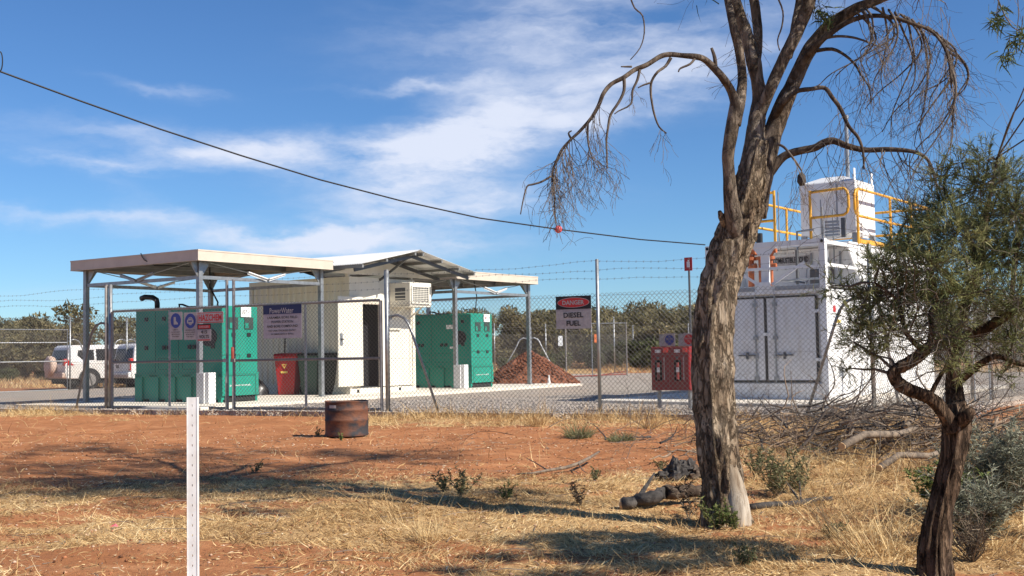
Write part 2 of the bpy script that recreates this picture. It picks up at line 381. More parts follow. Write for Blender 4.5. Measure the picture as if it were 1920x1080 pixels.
def gravel_mat():
    m = bpy.data.materials.new('grey_gravel'); m.use_nodes = True; nt = m.node_tree; N = nt.nodes; L = nt.links; b = N['Principled BSDF']; b.inputs['Roughness'].default_value = .95
    tc = N.new('ShaderNodeTexCoord'); v = N.new('ShaderNodeTexVoronoi'); v.inputs['Scale'].default_value = 26; L.new(tc.outputs['Object'], v.inputs[0])
    r = N.new('ShaderNodeValToRGB'); e = r.color_ramp.elements; e[0].position = 0; e[0].color = (.17, .145, .12, 1); e[1].position = 1; e[1].color = (.62, .53, .43, 1); L.new(v.outputs['Color'], r.inputs[0])
    n = N.new('ShaderNodeTexNoise'); n.inputs['Scale'].default_value = .45; n.inputs['Detail'].default_value = 9; L.new(tc.outputs['Object'], n.inputs[0])
    x = N.new('ShaderNodeMix'); x.data_type = 'RGBA'; r2 = N.new('ShaderNodeMapRange'); r2.inputs[1].default_value = .45; r2.inputs[2].default_value = .75; r2.inputs[4].default_value = .9; L.new(n.outputs[0], r2.inputs[0])
    L.new(r2.outputs[0], x.inputs[0]); L.new(r.outputs[0], x.inputs[6]); x.inputs[7].default_value = (.47, .36, .27, 1); L.new(x.outputs[2], b.inputs['Base Color'])
    bp = N.new('ShaderNodeBump'); bp.inputs['Strength'].default_value = 1; bp.inputs['Distance'].default_value = .035; L.new(v.outputs['Distance'], bp.inputs['Height']); bp.invert = True; L.new(bp.outputs[0], b.inputs['Normal'])
    return m
gravel = gravel_mat()
gp = [CL + FN*.35, CR_ + FN*.35 + FD*.5, CR_ + RD*44 + FD*.5, CL + LD*26 + FD*.3, CL + FD*-.5]
gp = [CL + FN*.30 - FD*.4, CR_ + FN*.30 + FD*.4, CR_ + RD*38 + FD*.4, CL + LD*30 - FD*.4]
polysheet('gravel_pad', [(p.x, p.y) for p in gp], .09, gravel, .06)
# loose stones near the fence line
def stones(name, n, sampler, m, smin, smax, seed):
    r = np.random.default_rng(seed); pos = sampler(r, n); n = len(pos)
    base = np.array([(1, 0, 0), (-1, 0, 0), (0, 1, 0), (0, -1, 0), (0, 0, 1), (0, 0, -1)], float); fc = np.array([(0, 2, 4), (2, 1, 4), (1, 3, 4), (3, 0, 4), (2, 0, 5), (1, 2, 5), (3, 1, 5), (0, 3, 5)])
    s = r.uniform(smin, smax, n)[:, None, None]*r.uniform(.6, 1.2, (n, 6, 1)); v = base[None]*s*np.array([1, 1, .6]); a = r.uniform(0, 6.28, n)[:, None]
    x = v[:, :, 0]*np.cos(a)-v[:, :, 1]*np.sin(a); y = v[:, :, 0]*np.sin(a)+v[:, :, 1]*np.cos(a)
    v = np.stack([x, y, v[:, :, 2]], -1) + pos[:, None, :]; f = fc[None] + (np.arange(n)*6)[:, None, None]
    o = link_mesh(name, fast_mesh(name, v.reshape(-1, 3), f.reshape(-1, 3), m, {'tint': np.repeat(r.random(n), 6)})); o['kind'] = 'stuff'; return o
stone_m = attr_mat('stone_mix', [(.12, .11, .105), (.30, .27, .25), (.55, .48, .42)], .9)
def s_gravel(r, n):
    t = r.uniform(-6, 17, n); d = -r.exponential(2.2, n)+.35
    p = np.array(FA)[None] + np.outer(t, np.array(FD)) + np.outer(d, np.array(FN)); p[:, 2] = .094; return p
o = stones('loose_gravel', 16000, s_gravel, stone_m, .012, .032, 5); o['label'] = 'grey crushed gravel lying along the inside of the fence'
soil_stone = attr_mat('soil_pebbles', [(.10, .05, .03), (.42, .17, .08), (.58, .42, .30)], .95)
def s_soil(r, n):
    x = r.uniform(-8, 6, n); y = r.uniform(6, 19, n); ok = (fence_side(x, y) > .6); x = x[ok]; y = y[ok]; return np.stack([x, y, gheight(x, y)+.003], -1)
o = stones('scattered_pebbles', 7000, s_soil, soil_stone, .005, .018, 6); o['label'] = 'small red and pale pebbles scattered on the red earth'

# ------------------------------------------------------------------ structure frames
P0 = Vector((-6.69, 25.07, 0)); TH = math.radians(33.8); RZ = math.pi/2 - TH      # local x = back-right, local y = back-left
Uv = Vector((math.sin(TH), math.cos(TH), 0)); Wv = Vector((-math.cos(TH), math.sin(TH), 0))
def LW(a, b, z=0): p = P0 + Uv*a + Wv*b; return Vector((p.x, p.y, z))
S = .15
def slab(name, corners, z):
    mb = MB(); mb.prism(corners, 2, .0, z); o = mb.build(name, conc); o['kind'] = 'structure'; fixn(o); bevel(o, .012, 1); return o
cs = [LW(a, b) for a, b in ((-1.25, -1.45), (13.6, -1.45), (13.6, 4.7), (-1.25, 4.7))]
slab('concrete_slab', [(p.x, p.y) for p in cs], S)
K0 = Vector((5.77, 21.55, 0)); TH2 = math.radians(36.5); RZ2 = math.pi/2-TH2
U2 = Vector((math.sin(TH2), math.cos(TH2), 0)); W2 = Vector((-math.cos(TH2), math.sin(TH2), 0))
def KW(a, b, z=0): p = K0 + U2*a + W2*b; return Vector((p.x, p.y, z))
cs = [KW(a, b) for a, b in ((-1.75, -1.1), (8.2, -1.1), (8.2, 4.5), (-.9, 4.5))]
slab('tank_concrete_slab', [(p.x, p.y) for p in cs], S)

# ================================================================== canopies
def canopy(a0, n, label):
    t = thing('steel_canopy', label, 'canopy', LW(a0, 0, S), RZ)
    LX, LY = 3.75, 3.85; H = 3.06
    zt = 3.26; zb = 3.04
    # posts with base plates and gusset plates
    for (x, y) in ((0, 0), (LX, 0), (0, LY), (LX, LY)):
        p = MB().box(x-.05, y-.05, .004, x+.05, y+.05, zb-.002).build('post', galv, t)
        MB().box(x-.11, y-.11, .001, x+.11, y+.11, .016).build('base_plate', galv, p)
        sx = 1 if x == 0 else -1; sy = 1 if y == 0 else -1
        g = MB(); g.prism([(x+sx*.053, zb-.34), (x+sx*.053, zb-.004), (x+sx*.30, zb-.004)], 1, y-.008, y+.008)
        if x == 0 and y == 0: g.prism([(x-.053, zb-.34), (x-.053, zb-.004), (x-.24, zb-.004)], 1, y-.008, y+.008)
        g.prism([(y+sy*.053, zb-.34), (y+sy*.053, zb-.004), (y+sy*.30, zb-.004)], 0, x-.008, x+.008)
        fixn(g.build('gusset_plate', galv, p))
    # fascia
    e = .28
    x0, x1, y0, y1 = -e, LX+.14, -e, LY+.2
    for nm, bx in (('fascia_board', (x0, y0, zb, x1, y0+.03, zt)), ('fascia_board', (x0, y1-.03, zb, x1, y1, zt)), ('fascia_board', (x0, y0+.033, zb, x0+.03, y1-.033, zt)), ('fascia_board', (x1-.03, y0+.033, zb, x1, y1-.033, zt))):
        f = MB().box(*bx).build(nm, creamtrim, t)
        bx = list(bx); q = MB()
        if bx[3]-bx[0] > 1: q.box(bx[0]-.006, bx[1]-.008, zt-.022, bx[3]+.006, bx[4]+.008, zt+.008).box(bx[0], bx[1]-.006, zb-.008, bx[3], bx[4]+.006, zb+.010)
        else: q.box(bx[0]-.008, bx[1], zt-.022, bx[3]+.008, bx[4], zt+.008).box(bx[0]-.006, bx[1], zb-.008, bx[3]+.006, bx[4], zb+.010)
        q.build('fascia_lip', creamtrim, f)
    # ribbed roof deck
    rf = MB(); k = 0; x = x0+.04; prof = []
    while x < x1-.05:
        prof += [(x, zt-.05), (x+.14, zt-.05), (x+.155, zt-.02), (x+.18, zt-.02), (x+.195, zt-.05)]; x += .2
    vs = []; 
    for (px_, pz) in prof: vs += [(px_, y0+.035, pz), (px_, y1-.035, pz)]
    rf.add(vs, [(2*i, 2*i+2, 2*i+3, 2*i+1) for i in range(len(prof)-1)])
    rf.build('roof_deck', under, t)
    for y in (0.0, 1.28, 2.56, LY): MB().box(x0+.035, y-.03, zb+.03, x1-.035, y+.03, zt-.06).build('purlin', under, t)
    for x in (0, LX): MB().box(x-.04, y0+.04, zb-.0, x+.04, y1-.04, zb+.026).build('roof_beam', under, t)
    # perimeter rails below the roof
    zr = 2.70
    for a, b in (((.052, 0), (LX-.052, 0)), ((.052, LY), (LX-.052, LY)), ((0, .052), (0, LY-.052)), ((LX, .052), (LX, LY-.052))):
        MB().bar((a[0], a[1], zr), (b[0], b[1], zr), .05, .075).build('tie_rail', galv, t)
    # rod braces meeting at a folded plate hub
    def brace(ax, fixed, L):
        mb = MB(); hub = MB()
        P = lambda s_, z_: (s_, fixed, z_) if ax == 0 else (fixed, s_, z_)
        up = (0, 1, 0) if ax == 0 else (1, 0, 0)
        m0 = L*.52
        mb.tube([P(.25, zb-.02), P(m0-.5, zb-.20)], .011, 5); MB().tube([P(m0+.45, zb-.17), P(L-.3, zb-.01)], .011, 5).build('brace_rod', galv, t)
        hub.bar(P(m0-.62, zb-.17), P(m0-.03, zb-.30), .09, .02, (0, 0, 1)); hub.bar(P(m0+.03, zb-.30), P(m0+.55, zb-.15), .09, .02, (0, 0, 1))
        hub.bar(P(m0-.62, zb-.19), P(m0-.03, zb-.325), .012, .06, (0, 0, 1)); hub.bar(P(m0+.03, zb-.325), P(m0+.55, zb-.17), .012, .06, (0, 0, 1))
        b_ = mb.build('brace_rod', galv, t); hub.build('brace_plate', white if ax == 0 else galv, b_)
    brace(0, -.06, LX); brace(1, -.06, LY); brace(0, LY-.1, LX)
    if n == 1:
        q = MB(); q.tube([(1.45, 1.3, zb+.02), (1.5, 1.35, 2.6), (1.6, 1.2, 2.25), (1.55, 1.2, 2.0)], .022, 6); q.build('conduit', black, t)
        q = MB(); q.tube([(-.29, 1.55, zt+.03), (-.30, 1.5, zt-.04), (-.305, 1.42, zt-.12), (-.2, 1.2, zb-.03), (.6, 1.0, zb-.02)], .013, 5); q.build('cable', black, t)
        MB().box(.05, 1.0, zt-.018, .5, 1.5, zt+.05).box(.9, .2, zt-.018, 1.5, .9, zt+.055).build('roof_flashing', creamtrim, t)
    else:
        q = MB(); q.tube([(1.0, .05, zb), (1.12, .05, 2.6), (1.05, .05, 2.2), (.9, .1, 1.95)], .016, 6); q.build('conduit', black, t)
    return t
canopy(0, 1, 'flat roofed steel canopy with beige fascia over the generator marked SET 1')
canopy(9.15, 2, 'flat roofed steel canopy with beige fascia over the generator right of the cream hut')

# ================================================================== generators
def genset(a0, n, label):
    t = thing('diesel_generator', label, 'generator', LW(a0, -.15, S), RZ)
    W_, L_, H_ = 1.06, 2.9, 2.09; zb = .62
    # lower base tank with recessed fork pockets
    b = MB(); b.box(0, .0, .14, W_, .04, zb); b.box(0, L_-.04, .0, W_, L_, zb)
    b.box(W_-.04, .04, .0, W_, L_-.04, zb)
    x = 0
    for y0, y1 in ((.0, .14), (.42, .74), (1.0, 1.28), (1.54, 1.86), (2.1, 2.4), (2.66, 2.9)):
        b.box(0, max(y0, .041), .0, .05, min(y1, L_-.041), zb)
    b.box(.05, .041, .06, .09, L_-.041, zb-.05); b.box(0, .041, zb-.06, .05, L_-.041, zb)
    base = b.build('base_tank', green, t)
    MB().box(.01, .045, .0, .06, .13, .14).box(W_-.06, .045, 0, W_-.01, .13, .14).build('foot', green, t)
    MB().box(.09, .05, .02, W_-.05, .12, .14).build('fork_pocket', dark, t)
    en = MB().box(.012, .012, zb, W_-.012, L_-.012, H_).build('enclosure', green, t); bevel(en, .02, 2)
    MB().box(-.008, -.008, zb-.006, W_+.008, L_+.008, zb+.018).build('base_flange', green, t)
    # lit end: vents, latches, panel outline, lower door frame
    fy = .0115
    for cx in (.33, .78):
        v = MB().box(cx-.13, fy-.012, H_-.50, cx+.13, fy, H_-.24).build('vent', mesh_black, t)
        MB().box(cx-.115, fy-.018, H_-.48, cx-.02, fy-.0125, H_-.36).build('vent_cover', green, v)
        for z in (H_-.62, H_-1.08):
            l = MB().box(cx-.055, fy-.014, z-.04, cx+.055, fy, z+.04).build('latch', blackp, t)
    MB().box(.02, fy-.004, 1.02, .52 if n == 1 else W_-.02, fy, 1.035).build('panel_seam', greend, t)
    if n == 1: MB().box(.505, fy-.004, zb+.05, .52, fy, 1.018).build('panel_seam', greend, t)
    MB().box(.08, -.004, zb-.055, W_-.08, 0, zb-.03).box(.08, -.004, .14, .10, -.0001, zb-.056).box(W_-.10, -.004, .14, W_-.08, -.0001, zb-.056).build('door_frame', greend, t)
    text_obj('powerrentals', .62, .055, white, t, .52, -.006, .36)
    # shaded long side: door seams, latches, exhaust
    fx = .0115
    for y in (.62, 1.42, 2.2): MB().box(fx-.004, y-.008, zb+.03, fx, y+.008, H_-.05).build('door_seam', greend, t)
    for y in (.3, .9, 1.05, 1.75, 1.9, 2.5):
        for z in ((1.22,) if y in (.9, 1.05, 1.75) else (1.22, H_-.22)): MB().box(fx-.025, y-.05, z-.045, fx, y+.05, z+.045).build('latch', blackp, t)
    for (y0, y1) in ((.75, 1.3), (1.5, 2.1)):
        z0, z1 = .72, .98
        MB().box(fx-.004, y0, z0, fx, y1, z0+.012).box(fx-.004, y0, z1-.012, fx, y1, z1).box(fx-.004, y0, z0+.012, fx, y0+.012, z1-.012).box(fx-.004, y1-.012, z0+.012, fx, y1, z1-.012).build('inspection_panel', greend, t)
    q = MB(); n_ = 18; MB().prism([(.42+.24*math.cos(6.283*i/n_), 1.42+.20*math.sin(6.283*i/n_)) for i in range(n_)], 0, fx-.02, fx).build('control_window', blackp, t)
    if n == 1: text_obj('C', .07, .09, white, t, 0, 0, 0, 'emblem') if False else None
    e = MB(); e.tube([(.35, L_-.35, H_-.01), (.35, L_-.35, H_+.16), (.34, L_-.34, H_+.24), (.30, L_-.25, H_+.30), (.30, L_+.02, H_+.32), (.30, L_+.14, H_+.29)], [.06, .06, .062, .062, .062, .066], 12)
    fixn(e.build('exhaust_pipe', blackp, t, True)) if n == 1 else None
    h = MB(); h.tube([(.2, 1.6, H_), (.2, 1.62, H_+.10), (.2, 1.5, H_+.09), (.2, 1.3, H_+.03), (.25, .9, H_+.02)], .022, 6); h.build('hose', black, t)
    MB().box(.1, .2, H_+.001, .9, 2.5, H_+.02).build('roof_panel', green, t)
    if n == 2:
        MB().box(fx-.012, .60, H_-.42, fx, .88, H_-.30).build('nameplate', paper, t)
        MB().box(fx-.012, .60, H_-.98, fx, .76, H_-.92).build('small_label', paper, t)
        MB().box(fx-.012, 2.05, H_-.75, fx, 2.2, H_-.40).build('hanging_tag', paper, t)
    return t
genset(.50, 1, 'green diesel generator with a SET 1 sheet under the left canopy')
genset(9.70, 2, 'green diesel generator under the right hand canopy beside the dirt heap')
for a0, s_, lab, px0 in ((.50, 'SET 1', 'white paper sheet reading SET 1 on the left generator', .70), (9.70, 'SET 2', 'white paper sheet with faint red writing on the right generator', .77)):
    t = thing('paper_sheet', lab, 'notice', LW(a0+px0-.02, -.161, S+1.97), RZ)
    MB().box(-.15, -.004, -.11, .15, 0, .11).build('sheet', paper, t)
    text_obj(s_, .21, .075, ink if s_ == 'SET 1' else redpix, t, -.01, -.0062, .0)
# white boards standing by the posts
for (a, b, lab) in ((-.22, -.16, 'white upright post guard beside the left canopy corner post'), (8.93, -.16, 'white upright post guard beside the right canopy front post')):
    t = thing('post_guard', lab, 'guard', LW(a+.42, b-.1, S), RZ)
    bevel(MB().box(-.22, -.04, .002, -.02, .06, .66).build('front_panel', white, t), .01, 2)
    bevel(MB().box(-.26, .065, .002, -.222+.2, .30, .655).build('side_panel', offw, t), .01, 2)

# ================================================================== hut
def hut():
    t = thing('cream_hut', 'cream container hut with gabled corrugated roof, open door and air conditioner', 'hut', LW(5.0, .2, S), RZ)
    WX, LY, H = 2.62, 3.55, 2.95; z0 = .14
    # long shaded side (local x = 0): trapezoid corrugation with posts and rails
    pr = []; y = .12
    while y < LY-.2:
        pr += [(y, 0.0), (y+.07, 0.0), (y+.10, .036), (y+.17, .036), (y+.20, 0.0)]; y += .20
    mb = MB(); vs = []
    for yy, dx in pr: vs += [(.012+dx, yy, z0+.12), (.012+dx, yy, H-.1)]
    mb.add(vs, [(2*i, 2*i+1, 2*i+3, 2*i+2) for i in range(len(pr)-1)])
    mb.build('side_wall', cream, t)
    MB().box(.0, .0, z0, .11, .12, H).build('corner_post', cream, t)
    MB().box(.0, LY-.12, z0, .11, LY, H).build('corner_post', cream, t)
    MB().box(.0, .121, z0, .06, LY-.121, z0+.118).build('bottom_rail', cream, t); MB().box(.0, .121, H-.1, .06, LY-.121, H).build('top_rail', cream, t)
    MB().box(.07, LY-.04, z0, WX-.12, LY, H).build('back_wall', cream, t)
    MB().box(WX-.05, .12, z0, WX, LY-.12, H).build('far_wall', cream, t)
    MB().box(WX-.11, .0, z0, WX, .12, H).build('corner_post', cream, t)
    MB().box(.112, .02, H-.15, WX-.112, .06, H+.0).build('end_header', cream, t)
    # door opening between x .50 and 1.16
    MB().box(.112, .03, z0+.02, .36, .06, H-.152).build('end_wall', cream, t)
    MB().box(1.22, .03, z0+.02, WX-.112, .06, H-.152).build('end_wall', cream, t)
    MB().box(.36, .03, 2.32, 1.22, .06, H-.152).build('end_wall', cream, t)
    f = MB().box(.36, .022, z0+.02, .41, .07, 2.318).box(1.17, .022, z0+.02, 1.219, .07, 2.318).box(.411, .022, 2.27, 1.169, .07, 2.318).build('door_frame', creamtrim, t)
    MB().box(.0, .0, .0, WX, .14, z0-.004).box(0, .16, 0, .16, LY, z0-.004).build('base_skirt', cream, t)
    MB().box(.25, -.006, .03, .34, -.001, .11).box(1.9, -.006, .03, 1.99, -.001, .11).build('fork_slot', dark, t)
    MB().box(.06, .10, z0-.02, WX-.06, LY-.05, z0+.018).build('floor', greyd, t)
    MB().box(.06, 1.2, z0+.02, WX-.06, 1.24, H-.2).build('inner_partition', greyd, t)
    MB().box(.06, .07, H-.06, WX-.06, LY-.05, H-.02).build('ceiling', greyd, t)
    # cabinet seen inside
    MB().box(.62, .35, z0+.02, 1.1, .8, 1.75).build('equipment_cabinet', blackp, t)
    MB().box(.44, .5, 1.6, .5, .8, 1.9).build('switch_box', redpix, t)
    # door leaf, open flat outwards (leaf swings back to the left of the opening)
    d = bevel(MB().box(-.50, -.075, .20, .42, -.025, 2.44).build('door', cream, t), .008, 1)
    h = MB().box(-.45, -.085, 1.22, -.35, -.0755, 1.52).build('lock_plate', galv, d)
    MB().box(-.415, -.115, 1.36, -.385, -.0855, 1.39).box(-.435, -.125, 1.355, -.335, -.1155, 1.375).build('door_handle', blackp, d)
    MB().box(.43, -.02, 2.38, 1.25, .021, 2.42).build('door_drip_rail', cream, t)
    # box type air conditioner standing out of the wall
    ax0, ax1, az0, az1, ay = 1.60, 2.50, 2.24, 2.84, -.66
    ac = bevel(MB().box(ax0, ay, az0, ax1, .028, az1).build('air_conditioner', cream, t), .02, 2)
    g = MB(); g.box(ax0+.08, ay-.012, az0+.08, ax1-.17, ay-.001, az1-.13).build('grille_backing', greyd, ac)
    g = MB()
    for i in range(10): x = ax0+.09+i*.062; g.box(x-.006, ay-.024, az0+.06, x+.006, ay-.013, az1-.1)
    for i in range(8): z = az0+.09+i*.047; g.box(ax0+.06, ay-.027, z-.007, ax1-.15, ay-.0245, z+.007)
    g.box(ax0+.04, ay-.03, az0+.04, ax1-.12, ay-.005, az0+.075).box(ax0+.04, ay-.03, az1-.125, ax1-.12, ay-.005, az1-.09).box(ax0+.03, ay-.03, az0+.076, ax0+.07, ay-.005, az1-.126).box(ax1-.165, ay-.03, az0+.076, ax1-.125, ay-.005, az1-.126)
    g.build('grille', cream, ac)
    MB().box(ax1-.095, ay-.006, az1-.30, ax1-.035, ay-.001, az1-.10).build('control_panel', greyd, ac)
    MB().box(ax0-.006, ay+.16, az0+.14, ax0-.001, ay+.50, az1-.14).build('side_vent', greyd, ac)
    g = MB()
    for i in range(3): g.box(ax0-.014, ay+.15, az0+.17+i*.085, ax0-.007, ay+.51, az0+.19+i*.085)
    g.build('louvre', cream, ac)
    for x in (ax0+.1, ax1-.1): MB().bar((x, -.45, az0-.006), (x, .02, az0-.32), .03, .03).build('bracket', cream, ac)
    MB().box(ax0, ay+.02, az0-.03, ax1, .0, az0-.004).build('support_frame', cream, ac)
    MB().box(1.42, -.03, 1.62, 2.0, .028, 1.66).build('scalloped_flashing', cream, t)
    # vertical joint by the right corner
    MB().box(WX-.22, .024, z0+.02, WX-.205, .031, H-.2).build('wall_joint', creamtrim, t)
    # gabled corrugated roof, ridge along local y
    e0, rg, e1 = -.90, 1.33, 3.78; ze, zr = 3.15, 3.60; ya, yb = -1.22, LY+.35
    def sheet(xa, za, xb, zb, nm):
        P_ = .076; n = int((yb-ya)/P_*6); vs = []
        for i in range(n+1):
            y = ya + (yb-ya)*i/n; dz = .009*math.cos(2*math.pi*(y-ya)/P_)
            vs += [(xa, y, za+dz), (xb, y, zb+dz)]
        m_ = MB().add(vs, [(2*i, 2*i+2, 2*i+3, 2*i+1) for i in range(n)]); o = m_.build(nm, roofm, t, True)
        sl = o.modifiers.new('thick', 'SOLIDIFY'); sl.thickness = .003; return o
    sheet(e0, ze, rg, zr, 'roof_sheet'); sheet(rg, zr, e1, ze, 'roof_sheet')
    MB().add([(rg-.14, ya-.01, zr-.02), (rg-.14, yb, zr-.02), (rg, ya-.01, zr+.03), (rg, yb, zr+.03), (rg+.14, ya-.01, zr-.02), (rg+.14, yb, zr-.02)], [(0, 1, 3, 2), (2, 3, 5, 4)]).build('ridge_cap', roofm, t)
    for i, (x, z) in enumerate(((e0+.05, ze), (e0+.95, ze+.19), (rg-.16, zr-.04), (rg+.16, zr-.04), (rg+.95, zr-.18), (rg+1.7, zr-.33), (e1-.06, ze+.01))):
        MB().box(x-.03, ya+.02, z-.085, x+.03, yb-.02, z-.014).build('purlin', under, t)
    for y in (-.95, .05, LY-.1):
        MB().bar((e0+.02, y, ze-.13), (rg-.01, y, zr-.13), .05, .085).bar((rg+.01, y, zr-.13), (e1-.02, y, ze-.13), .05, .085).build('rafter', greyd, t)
    MB().prism([(e0+.3, ze-.13), (rg, zr-.18), (e1-.3, ze-.13)], 1, .035, .055).build('gable_infill', cream, t)
    for x in (.05, WX-.05): MB().box(x-.04, .06, H, x+.04, .14, ze-.02 + (.16 if x < 1 else .06)).build('roof_stub', cream, t)
    MB().bar((1.2, -.9, zr-.18), (1.2, .02, H-.05), .05, .05).build('roof_bracket', greyd, t)
    return t
hut()

# ================================================================== bins
def bin_(loc, rz, body, lid, label, name='wheelie_bin', sticker=False, group=None):
    t = thing(name, label, 'bin', loc, rz)
    b = MB(); rings = [(.0, .20, .19, .25), (.10, .21, .20, .27), (.86, .27, .265, .33), (.93, .285, .275, .345), (.94, .295, .285, .355), (.98, .295, .285, .355)]
    vs = []
    for z, hw, f_, bk in rings: vs += [(-hw, -f_, z), (hw, -f_, z), (hw, bk, z), (-hw, bk, z)]
    fs = []
    for i in range(len(rings)-1):
        for j in range(4): k = (j+1) % 4; fs.append((4*i+j, 4*i+k, 4*i+4+k, 4*i+4+j))
    fs.append((3, 2, 1, 0)); fs.append(tuple(4*(len(rings)-1)+j for j in range(4)))
    bevel(b.add(vs, fs).build('body', body, t), .03, 3)
    l = MB(); l.add([(-.30, -.32, .985), (.30, -.32, .985), (.30, .34, .985), (-.30, .34, .985), (-.28, -.28, 1.045), (.28, -.28, 1.045), (.28, .32, 1.065), (-.28, .32, 1.065)], [(3, 2, 1, 0), (4, 5, 6, 7), (0, 1, 5, 4), (1, 2, 6, 5), (2, 3, 7, 6), (3, 0, 4, 7)])
    bevel(l.build('lid', lid, t), .02, 2)
    MB().tube([(-.25, .42, .97), (.25, .42, .97)], .016, 8).box(-.26, .35, .955, -.22, .43, .985).box(.22, .35, .955, .26, .43, .985).build('handle', lid, t)
    for x in (-.27, .24):
        w = MB(); w.prism([(.27+.10*math.cos(i*math.pi/8), .10+.10*math.sin(i*math.pi/8)) for i in range(16)], 0, x, x+.04); w.build('wheel', tyre, t)
    if sticker:
        s_ = MB().prism([(-.09, .78), (.05, .78), (-.02, .66)], 1, -.2665, -.262); s_.build('warning_sticker', yel, t)
        MB().prism([(-.055, .762), (.015, .762), (-.02, .70)], 1, -.2695, -.267).build('sticker_symbol', redpix, t)
        MB().box(-.12, -.2525, .55, .06, -.246, .60).build('label_sticker', yel, t)
    return t
bin_(D(541, 742, 30.0).xy.to_3d()+Vector((0, 0, S)), -.12, redbin, redbin, 'red wheelie bin with yellow warning sticker against the cream hut', sticker=True)
bin_(D(586, 741, 30.0).xy.to_3d()+Vector((0, 0, S)), -.30, bingreen, binlid, 'dark green wheelie bin right next to the red bin')
bin_(D(621, 740, 29.9).xy.to_3d()+Vector((0, 0, S)), -.35, binlid, binlid, 'blackish green wheelie bin between canopy post and hut door')
t = thing('rubbish_bag', 'dark lumpy rubbish bag on slab left of the red bin', 'bag', LW(4.2, 2.6, S), 0)
mb = MB()
for i in range(7):
    for j in range(12):
        a = 2*math.pi*j/12; ph = math.pi/2*i/6; r = .26*math.cos(ph)*(1+.12*math.sin(a*3+i)); mb.v.append((r*math.cos(a), r*math.sin(a), .36*math.sin(ph)*(1+.1*math.sin(a*2))))
for i in range(6):
    for j in range(12): k = (j+1) % 12; mb.f.append((12*i+j, 12*i+k, 12*i+12+k, 12*i+12+j))
mb.build('bag', blackp, t, True)
MB().tube([(0, 0, .34), (.02, 0, .42)], .03, 6).build('knot', blackp, t)
t = thing('broom', 'thin black broom handle leaning on hut wall behind the red bin', 'broom', LW(4.86, 2.35, S), 0)
MB().tube([(0, 0, .12), (.03, .05, 1.5)], .016, 6).build('handle', black, t); MB().box(-.16, -.03, 0, .16, .03, .12).build('broom_head', black, t)

# ================================================================== chain link fencing
def wire_lines(x0, x1, z0, z1, sp, r, zslope=1.0):
    """both diagonal wire families of a chain link panel as thin prisms in the local XZ plane"""
    vs = []; fs = []; H = z1-z0; off = np.array([(0, r), (r*.87, -r*.5), (-r*.87, -r*.5)])
    for fam in (1, -1):
        s = x0 - H*fam if fam > 0 else x0
        st = np.arange(x0-H, x1, sp) if fam > 0 else np.arange(x0, x1+H, sp)
        for s in st:
            a = (s, z0); b = (s+H*fam, z1)
            # clip to x0..x1
            pts = []
            for (p, q) in ((a, b),):
                t0, t1 = 0., 1.; dx = q[0]-p[0]
                if dx > 0: t0 = max(t0, (x0-p[0])/dx); t1 = min(t1, (x1-p[0])/dx)
                else: t0 = max(t0, (x1-p[0])/dx); t1 = min(t1, (x0-p[0])/dx)
                if t1-t0 < .01: continue
                A = (p[0]+dx*t0, p[1]+(q[1]-p[1])*t0); B_ = (p[0]+dx*t1, p[1]+(q[1]-p[1])*t1)
                nx, nz = -(B_[1]-A[1]), (B_[0]-A[0]); l = math.hypot(nx, nz); nx /= l; nz /= l
                k = len(vs); y = fam*r*.8
                for E in (A, B_):
                    for (on, oy) in off: vs.append((E[0]+nx*on, y+oy, E[1]+nz*on))
                for j in range(3): q2 = (j+1) % 3; fs.append((k+j, k+q2, k+3+q2, k+3+j))
    return vs, fs
def mesh_panel(parent, x0, x1, z0, z1, sp=.08, r=.0033, y=0, name='chain_link_mesh'):
    vs, fs = wire_lines(x0, x1, z0, z1, sp, r)
    vs = [(a, b+y, c) for a, b, c in vs]
    me = fast_mesh(name, vs, fs, wirem, None, True, 4); o = link_mesh(name, me, parent); o['kind'] = 'stuff'; return o
def strand(parent, x0, x1, z, barb=True, r=.0022, y=0, seed=0, amp=.03, name='barbed_wire', step=.35):
    rr = random.Random(seed); n = max(2, int((x1-x0)/step)); pts = []
    ph = rr.uniform(0, 6); ph2 = rr.uniform(0, 6)
    for i in range(n+1):
        x = x0+(x1-x0)*i/n; pts.append((x, y, z + amp*math.sin(x*1.1+ph) + amp*.5*math.sin(x*2.7+ph2) + rr.uniform(-.006, .006)))
    mb = MB(); mb.tube(pts, r, 4, False)
    if barb:
        k = x0+.05
        while k < x1:
            u = (k-x0)/(x1-x0)*n; i = min(int(u), n-1); f_ = u-i; zz = pts[i][2]*(1-f_)+pts[i+1][2]*f_
            mb.tube([(k-.012, y, zz-.018), (k+.012, y, zz+.018)], .0022, 3, False); mb.tube([(k+.012, y-.01, zz-.018), (k-.012, y+.01, zz+.018)], .0022, 3, False); k += .13
    return mb.build(name, wirem, parent)
def pipe_post(parent, x, h, r=.03, y=0, m=galv, z0=.0, name='post'):
    mb = MB(); mb.tube([(x, y, z0), (x, y, h-.01)], r, 10); mb.tube([(x, y, h-.012), (x, y, h)], [r*1.08, r*.7], 10)
    o = mb.build(name, m, parent); o.data.polygons.foreach_set('use_smooth', [len(p.vertices) == 4 for p in o.data.polygons]); return o
def bent_brace(parent, x0, z0, dx, y=0, m=galv, drop=.06, r=.024):
    """bowed pipe stay: leaves the post level, bends over and runs down to the ground"""
    s_ = 1 if dx > 0 else -1
    P = [(x0, z0-.02), (x0+s_*.18, z0), (x0+s_*.33, z0-.06), (x0+s_*.42, z0-.18), (x0+s_*.48, z0-.32), (x0+dx, .0)]
    mb = MB(); mb.tube([(a, y, b) for a, b in P], r, 9); o = mb.build('stay', m, parent, True)
    c = MB().box(x0-.04, y-.04, z0-.07, x0+.04, y+.04, z0-.02).build('clamp', m, o); return o
FR = math.atan2(FD.y, FD.x)
